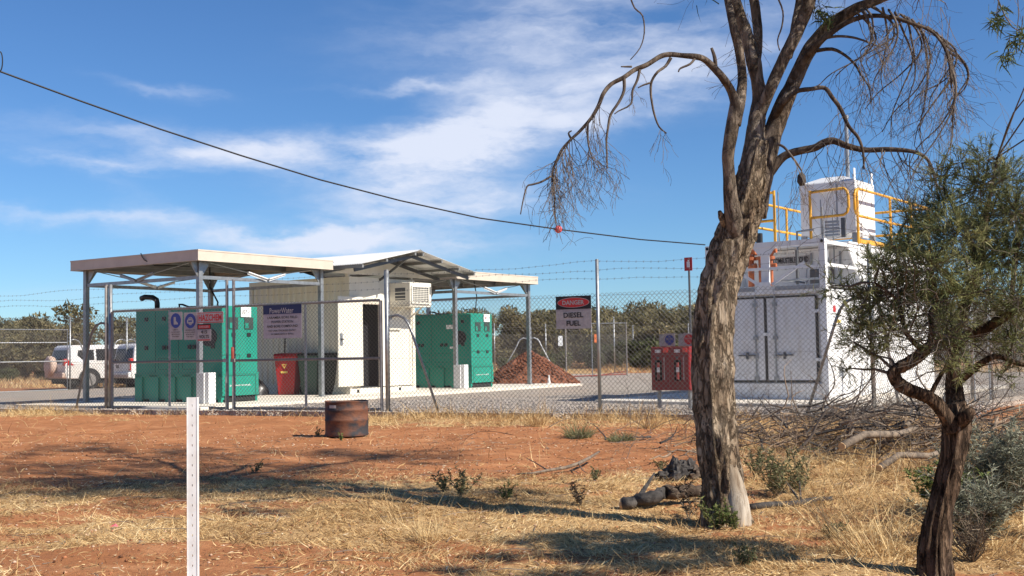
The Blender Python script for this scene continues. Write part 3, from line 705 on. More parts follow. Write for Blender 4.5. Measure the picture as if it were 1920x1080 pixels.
def fence(name, label, origin, rot, posts, spans, h=2.66, hm=2.09, strands=(2.60, 2.45, 2.32), sp=.08, r=.0033, z0=.10, tops=True, barb=True):
    t = thing(name, label, 'fence', origin, rot)
    for p in posts: pipe_post(t, p, h)
    for i, (a, b) in enumerate(spans):
        mesh_panel(t, a, b, z0, hm, sp, r)
        for k, z in enumerate((hm-.05, 1.05, z0+.05)): strand(t, a, b, z, False, .0024, seed=i*9+k, amp=.008, name='tension_wire')
        for k, z in enumerate(strands): strand(t, a, b, z, barb, .0024, seed=i*31+k*7+3, amp=.028)
    return t
# front fence: left run, gates, right run
fl = fence('chain_link_fence', 'grey chain link fence with barbed wire left of the double gates', FA, FR, (-4.4, -8.3, -12.2, T_L), ((T_L, -12.2), (-12.2, -8.3), (-8.3, -4.4), (-4.4, -.06)))
pipe_post(fl, -.09, 2.70, .035, 0, rustpipe, name='gate_post'); pipe_post(fl, -.005, 2.70, .042, .03, galv, name='gate_post')
bent_brace(fl, -.12, 1.90, -.92, .05, rustpipe)
fr_ = fence('chain_link_fence', 'chain link fence run carrying the DIESEL FUEL sign, right of the gates', FA, FR, (11.10, T_R), ((6.92, 11.10), (11.10, T_R)))
pipe_post(fr_, 6.90, 2.68, .045, .02, galv, name='gate_post')
bent_brace(fr_, 6.93, 1.84, 1.05, .05); bent_brace(fr_, T_R-.05, 1.86, -1.0, .08)
MB().box(T_R-.06, -.2, .02, T_R+.45, .2, .10).build('concrete_footing', conc, fr_)
rt = fence('chain_link_fence', 'chain link side fence running back behind the white tank container', CR_, math.atan2(RD.y, RD.x), (.02, 4.35, 5.4, 8.7, 12, 15.3, 18.6, 25, 31, 37, 43), ((.05, 4.35), (5.4, 8.7), (8.7, 15.3), (15.3, 25), (25, 46)))
bent_brace(rt, .06, 1.86, 1.1, .05)
gt = thing('pedestrian_gate', 'narrow chain link gate in the side fence behind the green tree', 'gate', CR_ + RD*4.4, math.atan2(RD.y, RD.x))
MB().tube([(0.05, 0, .08), (.05, 0, 2.05), (.9, 0, 2.05), (.9, 0, .08), (.05, 0, .08)], .02, 8).build('frame', galv, gt)
mesh_panel(gt, .06, .89, .09, 2.03)
# left and rear fences
lf0 = CL; lr = math.atan2(LD.y, LD.x)
tl = lambda px, Yd: 0
lf = fence('chain_link_fence', 'distant chain link fence in front of the parked white cars', lf0, lr, (4, 8, 11.95, 14.25, 18.3, 22.6, 27, 31.5, 36, 40.5, 45, 49.5), ((0, 4), (4, 8), (11.95, 14.25), (14.25, 22.6), (22.6, 31.5), (31.5, 49.5)), sp=.10, r=.003)
bent_brace(lf, 11.98, 1.86, .95, .05); bent_brace(lf, 14.2, 1.86, -.95, .05); bent_brace(lf, 14.3, 1.86, .95, .05)
g2 = thing('farm_gate', 'galvanised mesh gate hung at the far left edge by the dry grass', 'gate', lf0 + LD*8.05, lr)
MB().tube([(0.05, 0, .1), (.05, 0, 2.2), (3.8, 0, 2.2), (3.8, 0, .1), (.05, 0, .1)], .022, 8).build('frame', galv, g2)
MB().tube([(0.07, 0, 1.1), (3.78, 0, 1.1)], .02, 8).tube([(0.07, 0, 1.75), (3.78, 0, 1.75)], .02, 8).build('cross_rail', galv, g2)
mesh_panel(g2, .06, 3.79, .12, 2.18, .10, .003)
BD = (CBR-CBL).normalized(); BLn = (CBR-CBL).length
bf = fence('chain_link_fence', 'rear chain link fence far behind the dirt heap', CBL, math.atan2(BD.y, BD.x), [BLn*i/9 for i in range(0, 9)], [(BLn*i/3, BLn*(i+1)/3) for i in range(3)], sp=.14, r=.0035)
# stays and open gate leaf near the dirt heap
def ladder_stay():
    t = thing('strainer_post', 'galvanised strainer post with two bent white stays behind the dirt heap', 'post', D(991, 665, 52).xy.to_3d(), -.35)
    pipe_post(t, -.05, 2.62, .03); pipe_post(t, .09, 2.2, .05, .05, greyd)
    w = mat('painted_stay', (.6, .6, .58), .5)
    bent_brace(t, -.05, 1.75, -1.35, 0, w); bent_brace(t, .09, 1.75, 1.25, .05, w)
ladder_stay()
def gate_leaf_far():
    p = D(1062, 705, 47).xy.to_3d(); q = D(1176, 705, 46.9).xy.to_3d(); d = q-p; L = d.length
    t = thing('open_gate_leaf', 'open pipe gate leaf with red lower rails standing beyond the gravel', 'gate', p, math.atan2(d.y, d.x))
    red = mat('red_rail', (.42, .10, .07), .6)
    MB().tube([(0, 0, .08), (0, 0, 2.25)], .03, 8).build('stile', rustpipe, t); MB().tube([(L, 0, .08), (L, 0, 2.25)], .025, 8).build('stile', rustpipe, t)
    MB().tube([(L*.43, 0, .08), (L*.43, 0, 1.9)], .022, 8).build('stile', galv, t)
    MB().tube([(0.03, 0, 2.22), (L-.03, 0, 2.22)], .02, 8).build('top_rail', galv, t)
    MB().tube([(.03, 0, .12), (L-.03, 0, .18)], .022, 8).tube([(L*.4, .3, .10), (L-.03, 0, .30)], .018, 8).build('bottom_rail', red, t)
    mesh_panel(t, 0, L, .2, 2.2, .12, .003)
    MB().box(-.3, -.03, 1.35, -.12, -.02, 1.75).build('tag_plate', paper, t)
    MB().box(L*.43+.1, -.05, 1.45, L*.43+.25, -.04, 1.80).build('orange_tag', mat('orange_tag', (.8, .22, .08), .6), t)
gate_leaf_far()
p = D(1153, 700, 56).xy.to_3d(); t = thing('fence_post', 'thin galvanised post between the open gate leaf rails', 'post', p, 0); pipe_post(t, 0, 2.75, .03)
# gate leaves
def gate(x0, x1, mid, label, latch_side):
    L = x1-x0; t = thing('mesh_gate', label, 'gate', FA + FD*x0, FR)
    z0, z1, zm = .125, 2.13, 1.06
    sl = mat('gate_frame_steel', (.20, .19, .19), .55, .4, (.28, .27, .26), 10)
    hl = 2.66 if latch_side == 'L' else 2.12; hr = 2.66 if latch_side == 'R' else 2.12
    MB().tube([(0, 0, z0-.02), (0, 0, hl)], .03, 10).build('stile', sl, t); MB().tube([(L, 0, z0-.02), (L, 0, hr)], .03, 10).build('stile', sl, t)
    for z, n_ in ((z1, 'top_rail'), (zm, 'middle_rail'), (z0, 'bottom_rail')): MB().tube([(.028, 0, z), (L-.028, 0, z)], .025, 10).build(n_, sl, t)
    a = mid-x0
    MB().tube([(a, 0, z0+.02), (a, 0, zm-.02)], .024, 10).build('mullion', galv, t); MB().tube([(a, 0, zm+.02), (a, 0, z1-.02)], .024, 10).build('mullion', galv, t)
    mesh_panel(t, .02, L-.02, z0, z1+.045, .08, .0033, -.03)
    for k, z in enumerate((2.62, 2.48, 2.33)): strand(t, -.0, L, z, True, .0024, y=-.02, seed=k*13+int(x0), amp=.012)
    MB().box((L-.06 if latch_side == 'R' else -.04), -.06, zm-.03, (L+.04 if latch_side == 'R' else .06), -.03, zm+.04).build('padlock', galv if latch_side == 'R' else rustpipe, t)
    xs_ = L if latch_side == 'R' else 0
    MB().tube([(xs_, -.045, -.02), (xs_, -.045, .75)], .012, 8).build('drop_bolt', sl, t)
    if latch_side == 'L': MB().tube([(0, -.04, 1.1), (0.01, -.055, 1.24), (.0, -.04, 1.32)], .03, 8).build('chain', mat('rusty_chain', (.30, .06, .04), .8), t)
    return t
gate(.08, 3.16, 1.66, 'left leaf of the chain link gates, hung with safety signs', 'R')
gate(3.33, 6.78, 5.07, 'right leaf of the chain link gates, hung with the blue headed sign', 'L')
# ================================================================== signs
def sign(name, label, x0, z0, x1, z1, origin=FA, rot=FR, y=-.055, parts=(), base=signw, cat='sign', th=.004):
    """flat sign plate in a fence plane; parts are given in fractions of the plate"""
    o = Vector(origin) + Vector((math.cos(rot), math.sin(rot), 0))*((x0+x1)/2) + Vector((math.sin(rot), -math.cos(rot), 0))*(-y)
    o.z = (z0+z1)/2; w = x1-x0; h = z1-z0
    t = thing(name, label, cat, o, rot)
    bevel(MB().box(-w/2, 0, -h/2, w/2, th, h/2).build('plate', base, t), .0015, 1)
    ly = -.001
    for p in parts:
        k = p[0]
        if k == 'r': MB().box((p[1]-.5)*w, ly-.001, (p[2]-.5)*h, (p[3]-.5)*w, ly, (p[4]-.5)*h).build('colour_field', p[5], t)
        elif k == 'd': MB().disc(((p[1]-.5)*w, ly-.001, (p[2]-.5)*h), p[3]*w, rz=p[4]*h, th=.001, n=28).build('roundel', p[5], t)
        elif k == 'p': MB().prism([((a-.5)*w, (b-.5)*h) for a, b in p[1]], 1, ly-.001, ly).build('pictogram', p[2], t)
        elif k == 't': text_obj(p[1], p[4]*w, p[5]*h, p[6], t, (p[2]-.5)*w, ly-.0006, (p[3]-.5)*h, bold=p[7] if len(p) > 7 else .01)
        ly -= .0016
    return t
sign('safety_footwear_sign', 'white sign with blue roundel of a boot hanging on the left gate', 1.71, 1.50, 2.05, 2.06, parts=[
    ('d', .5, .69, .40, .27, blue), ('p', [(.34, .82), (.50, .82), (.51, .68), (.66, .60), (.67, .55), (.34, .55)], signw),
    ('t', 'SAFETY', .5, .355, .4, .045, ink), ('t', 'FOOTWEAR MUST', .5, .275, .72, .045, ink), ('t', 'BE WORN IN', .5, .195, .6, .045, ink), ('t', 'THIS AREA', .5, .115, .55, .045, ink)])
head = [(.5+.17*math.cos(a), .66+.13*math.sin(a)) for a in [i*6.283/14 for i in range(14)]]
sign('hearing_protection_sign', 'white sign with blue roundel of a head wearing ear muffs and goggles', 2.09, 1.49, 2.44, 2.04, parts=[
    ('d', .5, .69, .40, .27, blue), ('p', head, signw), ('p', [(.31, .74), (.36, .80), (.5, .84), (.64, .80), (.69, .74), (.65, .73), (.60, .785), (.5, .81), (.40, .785), (.35, .73)], signw),
    ('r', .26, .60, .345, .73, signw), ('r', .655, .60, .74, .73, signw), ('r', .36, .655, .64, .705, blue),
    ('t', 'HEARING & EYE', .5, .355, .72, .045, ink), ('t', 'PROTECTION MUST', .5, .275, .78, .045, ink), ('t', 'BE WORN IN', .5, .195, .6, .045, ink), ('t', 'THIS AREA', .5, .115, .55, .045, ink)])
sign('hazchem_sign', 'wide sign reading HAZCHEM in red letters on the left gate', 2.45, 1.81, 3.12, 2.035, y=-.062, parts=[('r', .01, .04, .99, .96, redpix), ('r', .025, .1, .975, .9, signw), ('t', 'HAZCHEM', .5, .5, .88, .60, redpix, .03)])
sign('danger_volts_sign', 'small DANGER 415 VOLTS sign below the HAZCHEM sign', 2.45, 1.46, 2.80, 1.80, y=-.058, parts=[
    ('r', .0, .68, 1, 1, ink), ('r', .06, .73, .94, .93, redpix), ('t', 'DANGER', .5, .83, .7, .12, signw), ('t', '415', .5, .53, .45, .20, ink, .02), ('t', 'VOLTS', .5, .25, .72, .20, ink, .02), ('r', .05, .03, .95, .09, redpix)])
sign('power_station_sign', 'faded white sign headed PowerWater in a blue band on the right gate', 4.11, 1.47, 5.03, 2.115, y=-.06, base=lilac, parts=[
    ('r', .0, .73, 1, 1, navy), ('t', 'PowerWater', .48, .83, .62, .16, signw, .012),
    ('t', 'LARAMBA BORE FIELD', .5, .625, .78, .075, ink), ('t', 'POWER STATION', .5, .495, .56, .075, ink), ('t', 'AND BORE COMPOUND', .5, .365, .80, .075, ink), ('t', 'NO UNAUTHORISED ENTRY', .5, .235, .70, .055, ink), ('t', 'IN EMERGENCY RING', .5, .13, .58, .045, ink)])
sign('diesel_fuel_sign', 'black and white DANGER DIESEL FUEL sign wired to the fence', 10.35, 1.50, 11.0, 2.055, y=-.05, parts=[
    ('r', .0, .60, 1, 1, ink), ('d', .5, .80, .455, .155, signw), ('d', .5, .80, .44, .14, redpix), ('t', 'DANGER', .5, .80, .62, .14, signw, .03),
    ('t', 'DIESEL', .5, .42, .56, .16, ink, .025), ('t', 'FUEL', .5, .17, .40, .16, ink, .025)])
# ================================================================== fire cabinets
def extinguisher_cabinets():
    yc = 19.7; o = G(1243, 765, S); rot = math.radians(-33)
    xx = Vector((math.cos(rot), math.sin(rot), 0))
    scl = yc/F
    def cab(dx, w, label):
        t = thing('fire_extinguisher_cabinet', label, 'cabinet', o + xx*dx, rot)
        bevel(MB().box(-.0, -.16, .30, w, .16, 1.02).build('cabinet_body', redp, t), .008, 1)
        for k in range(2):
            x = .02 + k*(w/2); ww = w/2-.035
            d = MB().box(x, -.172, .33, x+ww, -.1605, .995).build('door', redp, t)
            MB().box(x+ww*.18, -.1755, .46, x+ww*.58, -.1722, .80).build('window', glass, d)
            MB().tube([(x+ww*.38, -.177, .48), (x+ww*.38, -.177, .76)], .028, 8).build('extinguisher', mat('extinguisher_red', (.25, .04, .035), .4), d)
            MB().box(x+ww*.34, -.2085, .60, x+ww*.50, -.2055, .68).build('extinguisher_label', paper, d)
            text_obj('FIRE EXTINGUISHER', .38, .022, paper, d, 0, 0, 0)
            tx = d.children[-1] if False else [c for c in bpy.data.objects if c.parent == d and c.name.startswith('lettering')][-1]
            for v in tx.data.vertices: a, b, c = v.co; v.co = (x+ww*.72+c, -.1765, .66-a)
            MB().box(x+ww*.2, -.1745, .92, x+ww*.52, -.1722, .975).build('number_tag', paper, d)
            MB().box(x+ww*.3, -.19, .82, x+ww*.42, -.1722, .86).build('door_catch', greyd, d)
            MB().box(x+ww*.62+.02, -.180, .925, x+ww*.62+.10, -.1725, 1.0).build('seal_tag', redflu, t)
        return t
    c1 = cab(-.12, .70, 'red double fire cabinet on leg, left of the big trunk')
    MB().tube([(.06, 0, .002), (.06, 0, .298)], .035, 10).build('leg', galv, c1)
    MB().tube([(.62, 0, .002), (.62, 0, .298)], .035, 10).build('leg', galv, c1)
    # plates standing on the cabinet top
    for dx, m_, lab in ((.05, blue, 'square plate with blue disc standing on the red fire cabinet'), (.40, redpix, 'square plate with red disc half hidden by the trunk')):
        t = thing('disc_sign', lab, 'sign', o + xx*dx + Vector((0, -.02, 1.03)), rot)
        MB().box(-.0, -.004, .0, .20, .004, .21).build('plate', signw, t)
        MB().disc((.10, -.0065, .105), .085, th=.002, n=24).build('disc', m_, t)
        text_obj('FIRE HOSE' if m_ is blue else 'FIRE', .12, .02, signw, t, .10, -.009, .12)
        MB().box(-.09, .0, 0, -.01, .004, .20).build('bracket', galv, t)
    # tall location sign
    t = thing('extinguisher_sign', 'small red fire extinguisher sign on a tall dark post', 'sign', D(1297, 700, 20.6).xy.to_3d() + Vector((0, 0, .0)), rot)
    MB().tube([(0, 0, 0), (0, 0, 2.50)], .02, 8).build('post', greyd, t)
    MB().box(-.075, -.028, 2.50, .075, -.022, 2.735).build('plate', redpix, t)
    MB().box(-.028, -.032, 2.56, .028, -.029, 2.66).box(-.012, -.032, 2.662, .02, -.029, 2.69).build('pictogram', paper, t)
extinguisher_cabinets()
# ================================================================== tank container
def tank_container():
    t = thing('fuel_tank_container', 'white diesel tank container with doors, pipe alcove and yellow roof handrails', 'fuel tank', K0 + Vector((0, 0, S)), RZ2)
    L, Wd, H = 6.35, 2.44, 2.98; zm = 2.05; AD = 1.75      # AD: alcove depth
    # lower closed box
    bevel(MB().box(.07, .012, .0, L, Wd-.012, zm).build('lower_body', white, t), .012, 1)
    MB().box(-.0, .0, .0, .12, .12, H).build('corner_post', white, t); MB().box(0, Wd-.12, .0, .12, Wd, H).build('corner_post', white, t)
    MB().box(.02, .121, .0, .069, Wd-.121, .30).build('sill', whitedirty, t)
    MB().box(.01, .121, zm-.07, .069, Wd-.121, zm+.07).build('header', white, t)
    MB().box(.0, .121, zm+.0, .0095, 1.0, zm+.08).box(.0, 1.42, zm, .0095, Wd-.121, zm+.08).build('header_strip', grey, t)
    MB().box(.055, .20, .305, .0695, Wd-.121, .345).build('drip_rail', grey, t)
    # two door leaves with rubber seals, lock bars and cams
    mid = 1.225; y0, y1 = .235, Wd-.235; z0, z1 = .36, 1.91
    for (a, b) in ((y0, mid-.03), (mid+.03, y1)):
        d = MB().box(.035, a, z0, .0685, b, z1).build('door', whitedirty, t)
        MB().box(.030, a+.05, z0+.75, .0348, b-.05, z0+.765).build('door_crease', white, d)
        sgn = -1 if a < mid-.2 else 1
        yb = (mid-.20) if sgn < 0 else (mid+.20)
        q = MB(); q.tube([(.012, yb, z0-.04), (.012, yb, z1+.06)], .017, 8); q.build('lock_bar', galv, d)
        for z in (z0+.04, z0+.45, z0+.80, z1-.12): MB().box(.0, yb-.045, z-.035, .0345, yb+.045, z+.035).build('bar_bracket', galv, d)
        q = MB(); q.box(-.005, min(yb, yb+sgn*.36), z0+.46, .008, max(yb, yb+sgn*.36), z0+.485); q.box(-.012, yb+sgn*.18-.02, z0+.40, .02, yb+sgn*.18+.02, z0+.53); q.build('door_handle', greyd, d)
    s_ = MB(); s_.box(.028, y0-.045, z0-.03, .0692, y0-.002, z1+.03).box(.028, y1+.002, z0-.03, .0692, y1+.045, z1+.03).box(.028, mid-.027, z0, .0692, mid+.027, z1)
    s_.box(.028, y0, z0-.035, .0692, y1, z0-.002).box(.028, y0, z1+.002, .0692, y1, z1+.035); s_.build('door_seal', black, t)
    for z in (z0+.35, z0+1.25): MB().box(.015, y0-.10, z, .027, y0+.03, z+.06).build('hinge', white, t)
    MB().box(.015, mid-.06, z0+.84, .0275, mid+.06, z0+.90).build('keeper', white, t)
    # upper alcove
    MB().box(.125, .13, zm+.075, AD, Wd-.13, zm+.10).build('alcove_floor', offw, t)
    MB().box(AD, .012, zm+.003, L, Wd-.012, H-.03).build('upper_body', white, t)
    MB().box(.02, .121, H-.10, .12, Wd-.121, H+.0).build('top_front_rail', white, t)
    MB().box(.13, .02, H-.09, AD-.005, .08, H-.02).build('top_side_rail', white, t); MB().box(.13, Wd-.08, H-.09, AD-.005, Wd-.02, H-.02).build('top_side_rail', white, t)
    MB().box(.13, Wd-.018, zm+.075, AD-.005, Wd-.004, H-.10).build('side_panel', white, t)
    MB().box(.13, .02, zm+.42, AD-.005, .07, zm+.48).build('middle_side_rail', white, t)
    MB().add([(AD-.003, .03, H-.1), (AD-.45, .03, H-.1), (AD-.003, .03, zm+.3), (AD-.003, .06, H-.1), (AD-.45, .06, H-.1), (AD-.003, .06, zm+.3)], [(0, 1, 2), (3, 5, 4), (0, 3, 4, 1), (1, 4, 5, 2), (2, 5, 3, 0)]).build('web_plate', white, t)
    MB().box(.03, .121, zm+.40, .07, Wd-.121, zm+.45).build('middle_rail', white, t)
    MB().box(.04, 1.13, zm+.13, .10, 1.29, H-.16).prism([(.98, H-.102), (1.44, H-.102), (1.32, H-.26), (1.10, H-.26)], 0, .028, .036).prism([(1.02, zm-.06), (1.40, zm-.06), (1.32, zm+.17), (1.10, zm+.17)], 0, -.012, -.002).build('centre_post', white, t)
    MB().bar((.05, 1.08, zm+.12), (.05, .42, H-.42), .05, .03, (1, 0, 0)).bar((.05, 1.34, zm+.12), (.05, 1.95, H-.42), .05, .03, (1, 0, 0)).build('diagonal_brace', white, t)
    for yy in (.35, .62, .95, 2.0): MB().box(AD-.03, yy, zm+.12, AD-.004, yy+.035, H-.12).build('panel_rib', grey, t)
    MB().tube([(AD-.9, .9, zm+.12), (AD-.9, .9, H-.12)], .03, 10).build('riser_pipe', greyd, t); MB().tube([(AD-.6, .4, zm+.12), (AD-.6, .4, H-.12)], .024, 10).build('riser_pipe', grey, t)
    MB().tube([(AD-1.2, .30, zm+.22), (AD-1.2, 1.1, zm+.22), (AD-.1, 1.1, zm+.22)], .02, 8).build('cross_pipe', grey, t)
    bevel(MB().box(AD-.5, .42, zm+.12, AD-.2, .82, zm+.45).build('pump_box', greyd, t), .02, 2)
    MB().box(AD-.03, 1.08, zm+.15, AD-.006, 1.90, H-.12).build('hatch_panel', offw, t)
    # stencilled words on the alcove back panel (text mesh turned to face -x)
    text_obj('COMBUSTIBLE LIQUID', .76, .14, ink, t, 0, 0, 0, bold=.03)
    tx = [c for c in bpy.data.objects if c.parent == t and c.name.startswith('lettering')][-1]
    for v in tx.data.vertices: a, b, c = v.co; v.co = (AD-.036, 1.40-a, zm+.68+c)
    MB().box(AD-.0315, 1.00, zm+.59, AD-.0302, 1.80, zm+.77).build('word_panel', signw, t)
    for y, r_ in ((1.66, .08), (1.45, .065), (1.24, .05)):
        q = MB(); q.tube([(.40, y, zm+.11), (.40, y, H-.22)], r_*.75, 10); q.tube([(.40, y, H-.30), (.40, y, H-.24)], r_*1.5, 12); q.tube([(.40, y, H-.22), (.40, y-.04, H-.14), (.40, y-.12, H-.14)], r_*.9, 10)
        q.tube([(.40, y, H-.42), (.40, y-.11, H-.42)], r_*.8, 10); q.build('fuel_pipe', orangep, t)
    # roof platform, toe board and posts
    MB().box(1.22, .0, H-.018, L, Wd, H+.02).build('roof_deck', white, t)
    MB().box(AD+.1, -.012, H+.021, L, .03, H+.11).build('toe_board', yellow, t); MB().box(AD-.2, Wd-.03, H+.021, L, Wd+.012, H+.10).build('toe_board', yellow, t)
    q = MB()
    for i in range(8): q.box(1.228, Wd-.75-.1*i-.1, H+.021, 1.238, Wd-.75-.1*i, H+.06) if i % 2 else None
    q.build('hazard_stripe', ink, t)
    MB().box(1.24, 1.0, H+.021, 1.30, 1.75, H+.06).build('hazard_board', yellow, t)
    zt_, zn, r_ = 1.10, .56, .028
    def rail(pts, nm='handrail', r=r_): MB().tube(pts, r, 8).build(nm, yellow, t, True)
    # right side: rounded return at the front end, running back
    rail([(L, 0, H+zt_), (AD+.12, 0, H+zt_), (AD-.05, 0, H+zt_-.04), (AD-.12, 0, H+zt_-.14), (AD-.12, 0, H+zn+.12), (AD-.05, 0, H+zn+.03), (AD+.1, 0, H+zn), (L, 0, H+zn)])
    for x in (AD+.02, AD+1.95, AD+3.3, L-.05): MB().tube([(x, 0, H), (x, 0, H+zt_)], .028, 8).build('stanchion', yellow, t)
    # rear end
    rail([(L, 0, H+zt_), (L, Wd, H+zt_)]); rail([(L, 0, H+zn), (L, Wd, H+zn)])
    # left side
    rail([(1.6, Wd, H+zt_), (L, Wd, H+zt_)]); rail([(1.6, Wd, H+zn), (L, Wd, H+zn)])
    for x in (1.6, 4.0, 5.4, L-.03): MB().tube([(x, Wd, H), (x, Wd, H+zt_)], .028, 8).build('stanchion', yellow, t)
    # front cross guard: left bay and swing gate bay with rounded corner
    xf = 1.9
    rail([(xf, Wd-.06, H+zt_+.10), (xf, 1.80, H+zt_+.10)]); rail([(xf, Wd-.06, H+zn+.06), (xf, 1.80, H+zn+.06)])
    MB().tube([(xf, 1.80, H), (xf, 1.80, H+zt_+.14)], .03, 8).build('stanchion', yellow, t); MB().tube([(xf, Wd-.1, H), (xf, Wd-.1, H+zt_+.12)], .03, 8).build('stanchion', yellow, t)
    MB().tube([(xf-.02, 1.70, H), (xf-.02, 1.70, H+zt_+.10)], .014, 8).build('ladder_rail', galv, t)
    xf = 1.15
    rail([(xf+.2, .80, H+1.05), (xf+.2, .10, H+1.07), (xf+.2, .04, H+1.01), (xf+.2, .02, H+.90), (xf+.2, .02, H+.70), (xf+.2, .05, H+.60), (xf+.2, .12, H+.55), (xf+.2, .80, H+.54)])
    MB().tube([(xf+.2, .80, H), (xf+.2, .80, H+1.08)], .03, 8).build('stanchion', yellow, t)
    # vent box (white cube tower) with conical lid, lugs and vent stack
    x0_, x1_, b0, b1, h_ = 2.30, 3.40, .22, 1.40, 1.36
    tw = bevel(MB().box(x0_, b0, H+.28, x1_, b1, H+h_).build('tank_tower', white, t), .015, 1)
    cc = ((x0_+x1_)/2, (b0+b1)/2)
    MB().add([(x0_+.01, b0+.01, H+h_), (x1_-.01, b0+.01, H+h_), (x1_-.01, b1-.01, H+h_), (x0_+.01, b1-.01, H+h_)] + [(cc[0]+.33*math.cos(i*math.pi/2+math.pi*1.25), cc[1]+.33*math.sin(i*math.pi/2+math.pi*1.25), H+h_+.14) for i in range(4)],
             [(0, 1, 5, 4), (1, 2, 6, 5), (2, 3, 7, 6), (3, 0, 4, 7), (4, 5, 6, 7)]).build('tower_lid', offw, tw)
    for (x, y) in ((x0_+.05, b0+.03), (x0_+.05, b1-.03), (x1_-.05, b0+.03), (x1_-.05, b1-.03)): bevel(MB().box(x-.045, y-.012, H+h_-.1, x+.045, y+.012, H+h_+.24).build('lifting_lug', white, tw), .02, 2)
    MB().box(x0_-.006, .60, H+.45, x0_-.001, .63, H+h_-.05).box(x0_-.006, .95, H+.3, x0_-.001, .97, H+h_-.35).build('tower_rib', grey, tw)
    for (x, y) in ((x0_, b0), (x0_, b1-.1), (x1_-.1, b0)): MB().box(x, y, H+.021, x+.1, y+.1, H+.279).build('tower_leg', grey, tw)
    MB().tube([(x0_+.55, b0+.35, H+h_+.1), (x0_+.55, b0+.35, H+2.72)], .042, 10).tube([(x0_+.55, b0+.35, H+2.72), (x0_+.55, b0+.35, H+2.79)], .055, 10).build('vent_stack', galv, t)
    q = MB(); q.tube([(x0_-.0, b0+.75, H+h_-.22), (x0_-.12, b0+.60, H+h_-.20), (x0_-.02, b0+.45, H+h_-.20)], .02, 8).build('hose_fitting', white, tw)
    # electrical boxes and cable trays at the gate
    q = MB()
    for i in range(5): q.box(AD+.12, -.05+.0, H+.13+i*.062, AD+.45, -.016, H+.165+i*.062)
    q.build('louvre_vent', offw, t)
    q = MB()
    for i in range(5): q.box(AD-.38, .25, H+.16+i*.065, AD-.30, .52, H+.20+i*.065)
    q.build('valve_stack', grey, t)
    MB().box(AD-.36, .12, H+.12, AD-.30, .20, H+.5).build('junction_box', greyd, t)
    MB().tube([(AD-.3, .6, zm+.3), (AD-.3, .6, H+.75)], .02, 8).tube([(AD-.5, 1.05, H-.2), (AD-.5, 1.05, H+.28), (AD-.5, .7, H+.3)], .025, 8).tube([(AD-.2, .42, zm+.2), (AD-.2, .42, H+.7)], .016, 8).build('riser_pipe', galv, t)
    MB().box(1.3, 1.85, H+.021, 1.40, 1.95, H+.32).build('fill_cap', blackp, t)
    # right side details
    for (x, z, w_, h2, m_) in ((.45, 1.42, .25, .06, yel), (.55, .42, .22, .16, grey), (.35, 1.62, .12, .12, redpix), (2.4, .5, .3, .5, offw), (4.2, .4, .02, 1.5, grey), (2.05, .05, .02, 1.9, grey)):
        MB().box(x, .004, z, x+w_, .0115, z+h2).build('side_fitting', m_, t)
    q = MB()
    for (y, z) in ((.05, H-.05), (Wd-.05, H-.05)): q.tube([(-.012, y, z), (-.001, y, z)], .03, 10)
    q.build('casting_hole', dark, t)
    text_obj('6240 kg', .24, .035, grey, t, 0, 0, 0)
    tx = [c for c in bpy.data.objects if c.parent == t and c.name.startswith('lettering')][-1]
    for v in tx.data.vertices: a, b, c = v.co; v.co = (.0185, 1.2-a, .09+c)
    return t
tank_container()

